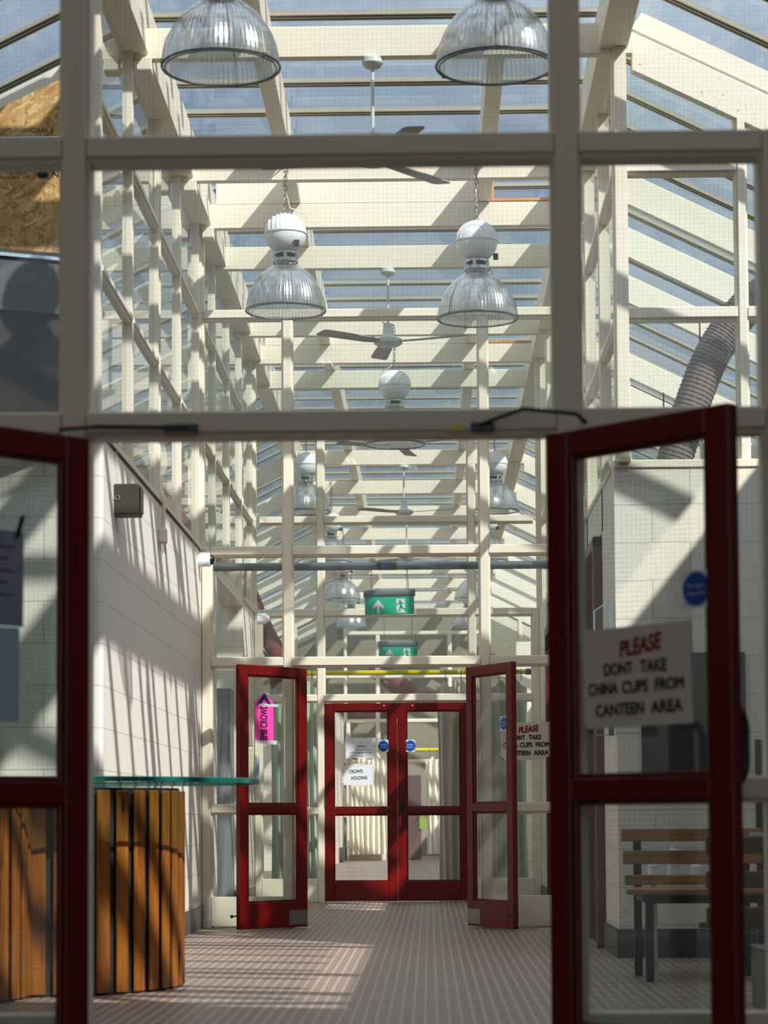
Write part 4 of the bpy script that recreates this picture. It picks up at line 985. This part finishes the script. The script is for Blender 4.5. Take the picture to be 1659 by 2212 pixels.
# flexible duct of the right aisle
pts = [Vector(p) for p in ((1.47, 14.3, 2.78), (1.53, 14.3, 3.02), (1.64, 14.3, 3.36), (1.76, 14.3, 3.66), (1.90, 14.3, 3.88), (2.08, 14.3, 4.06), (2.35, 14.3, 4.12), (2.75, 14.3, 4.0))]
def smooth_path(pts, n):
    out = []
    P_ = [pts[0]] + pts + [pts[-1]]
    for i in range(1, len(P_) - 2):
        for j in range(n):
            t = j / n; a, b, c, d = P_[i - 1], P_[i], P_[i + 1], P_[i + 2]
            out.append(.5 * ((2 * b) + (c - a) * t + (2 * a - 5 * b + 4 * c - d) * t * t + (3 * b - a - 3 * c + d) * t ** 3))
    return out + [pts[-1]]
sp = smooth_path(pts, 22)
r = empty('flexible_duct', tuple(pts[1]), 'fat mauve flexible duct with dark wire coils over the right wall', 'duct'); og = tuple(pts[1])
MB().tube(sp, .110, 28).build('sleeve', 'duct', r, og, smooth=True)
cu = []
up = Vector((0, 1, 0)); turns = 84; K = turns * 14
for i in range(K):
    f_ = i / K * (len(sp) - 1); a = int(f_); t = f_ - a
    p_ = sp[a].lerp(sp[min(a + 1, len(sp) - 1)], t); d_ = (sp[min(a + 1, len(sp) - 1)] - sp[a]).normalized()
    e1 = d_.cross(up).normalized(); th = 2 * PI * i / 14
    cu.append(p_ + (e1 * math.cos(th) + up * math.sin(th)) * .112)
MB().tube(cu, .0036, 4).build('wire_coil', 'wire', r, og)
for (x, z, lb) in ((1.735, 3.62, 'thin dark rod hanging beside the flexible duct'), (1.50, 3.16, 'short dark rod hanging left of the flexible duct')):
    tag(MB().tube([(x, 14.6, z - .25), (x, 14.6, z + .35)], .005, 6).build('hanger_rod', 'wire'), lb, 'rod')
# locker and small things in the porch
r = empty('grey_locker', (-1.95, 21.25, 0), 'tall grey locker standing in front of the blockwork corner in the porch', 'locker'); og = (-1.95, 21.25, 0)
MB().box(-2.25, -1.815, 21.05, 21.45, .08, 2.02).build('body', 'locker', r, og, bevel=.006)
MB().box(-2.24, -1.83, 21.035, 21.05, .12, 1.98).build('door', 'locker', r, og, bevel=.004); MB().box(-2.22, -1.84, 21.06, 21.44, 0, .08).build('plinth', 'dark', r, og)
r = empty('soap_dispenser', (-1.64, Y(3) - .05, 1.2), 'cream dispenser with a grey bottle on the porch corner wall', 'dispenser'); og = (-1.64, Y(3) - .05, 1.2)
MB().box(XL + .0, XL + .09, Y(3) + .05, Y(3) + .15, 1.14, 1.50).build('cover', 'plastic', r, og, bevel=.012); MB().lathe((XL + .12, Y(3) + .08, 1.18), [(0, 0), (.022, 0), (.022, .2), (.012, .24), (0, .24)], 16).build('bottle', 'trim', r, og, smooth=True)
tag(MB().tube([(XL + .005, Y(3) - .03, 2.07), (XL - .03, Y(3) - .05, 2.075), (XL - .045, Y(3) - .05, 2.05), (XL - .03, Y(3) - .05, 2.025), (XL + .0, Y(3) - .03, 2.03)], .007, 6).build('coat_hook', 'black', smooth=True), 'black hook on the porch blockwork corner beside the open red door', 'hook')
tag(MB().obox((.84, 16.98, .006), (.045, .02, 0), (-.008, .018, 0), (0, 0, .006)).build('wood_chip', 'board'), 'small pale wooden wedge lying on the floor by the middle screen', 'wedge')
# ================================================================== LIGHT, SKY, CAMERA
d = Vector((-.92, 1.0, -1.136)).normalized()
su = bpy.data.lights.new('sun', 'SUN'); su.energy = 7.0; su.angle = .012; su.color = (1.0, .94, .875)
so = bpy.data.objects.new('sun', su); COL.objects.link(so); so.rotation_euler = d.to_track_quat('-Z', 'Y').to_euler(); so.location = (6, 0, 9)
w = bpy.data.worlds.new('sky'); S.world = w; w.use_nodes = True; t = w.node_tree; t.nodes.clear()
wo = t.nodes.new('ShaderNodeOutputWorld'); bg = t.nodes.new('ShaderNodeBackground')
sk = t.nodes.new('ShaderNodeTexSky'); sk.sky_type = 'NISHITA'; sk.sun_disc = False; sk.sun_elevation = math.radians(40); sk.sun_rotation = math.radians(137); sk.dust_density = 2.0; sk.ozone_density = 1.2
tc = t.nodes.new('ShaderNodeTexCoord')
nz = N(t, 'ShaderNodeTexNoise', Scale=3.2, Detail=6.0, Roughness=.6); t.links.new(tc.outputs['Generated'], nz.inputs['Vector'])
cl = ramp(t, nz.outputs[0], [(.38, (0, 0, 0)), (.58, (1, 1, 1))])
sc_ = t.nodes.new('ShaderNodeVectorMath'); sc_.operation = 'SCALE'; t.links.new(sk.outputs[0], sc_.inputs[0]); sc_.inputs['Scale'].default_value = .085
col = mixc(t, math_n(t, 'MULTIPLY', cl, .85), sc_.outputs[0], (.62, .68, .75))
t.links.new(col, bg.inputs[0])
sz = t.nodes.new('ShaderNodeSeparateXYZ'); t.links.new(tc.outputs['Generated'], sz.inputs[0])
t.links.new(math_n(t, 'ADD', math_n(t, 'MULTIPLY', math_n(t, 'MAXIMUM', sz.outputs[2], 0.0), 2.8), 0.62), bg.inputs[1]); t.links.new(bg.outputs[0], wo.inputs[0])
yaw, pit, rol, ppy, FP = .01957, .05864, .00571, 1477.017, 5000.0
cyw, syw = math.cos(yaw), math.sin(yaw)
fw = Vector((-syw * math.cos(pit), cyw * math.cos(pit), math.sin(pit))); rt = Vector((cyw, syw, 0)); up = rt.cross(fw)
r2 = rt * math.cos(rol) - up * math.sin(rol); u2 = rt * math.sin(rol) + up * math.cos(rol)
cam = bpy.data.cameras.new('camera'); co = bpy.data.objects.new('camera', cam); COL.objects.link(co)
mt = Matrix.Identity(4)
for i in range(3): mt[i][0] = r2[i]; mt[i][1] = u2[i]; mt[i][2] = -fw[i]; mt[i][3] = (0, 0, .81413)[i]
co.matrix_world = mt
cam.sensor_fit = 'AUTO'; cam.sensor_width = 36; cam.lens = FP / 2212 * 36; cam.shift_y = (ppy - 1106) / 2212; cam.clip_end = 300
cam.dof.use_dof = True; cam.dof.focus_distance = 19.0; cam.dof.aperture_fstop = 4.0
S.camera = co
S.view_settings.view_transform = 'Standard'; S.view_settings.look = 'None'; S.view_settings.gamma = 1; S.view_settings.exposure = 0.0
S.view_settings.use_curve_mapping = False
cy_ = S.cycles
cy_.max_bounces = 10; cy_.diffuse_bounces = 5; cy_.glossy_bounces = 4; cy_.transparent_max_bounces = 40; cy_.transmission_bounces = 6
cy_.caustics_reflective = False; cy_.caustics_refractive = False
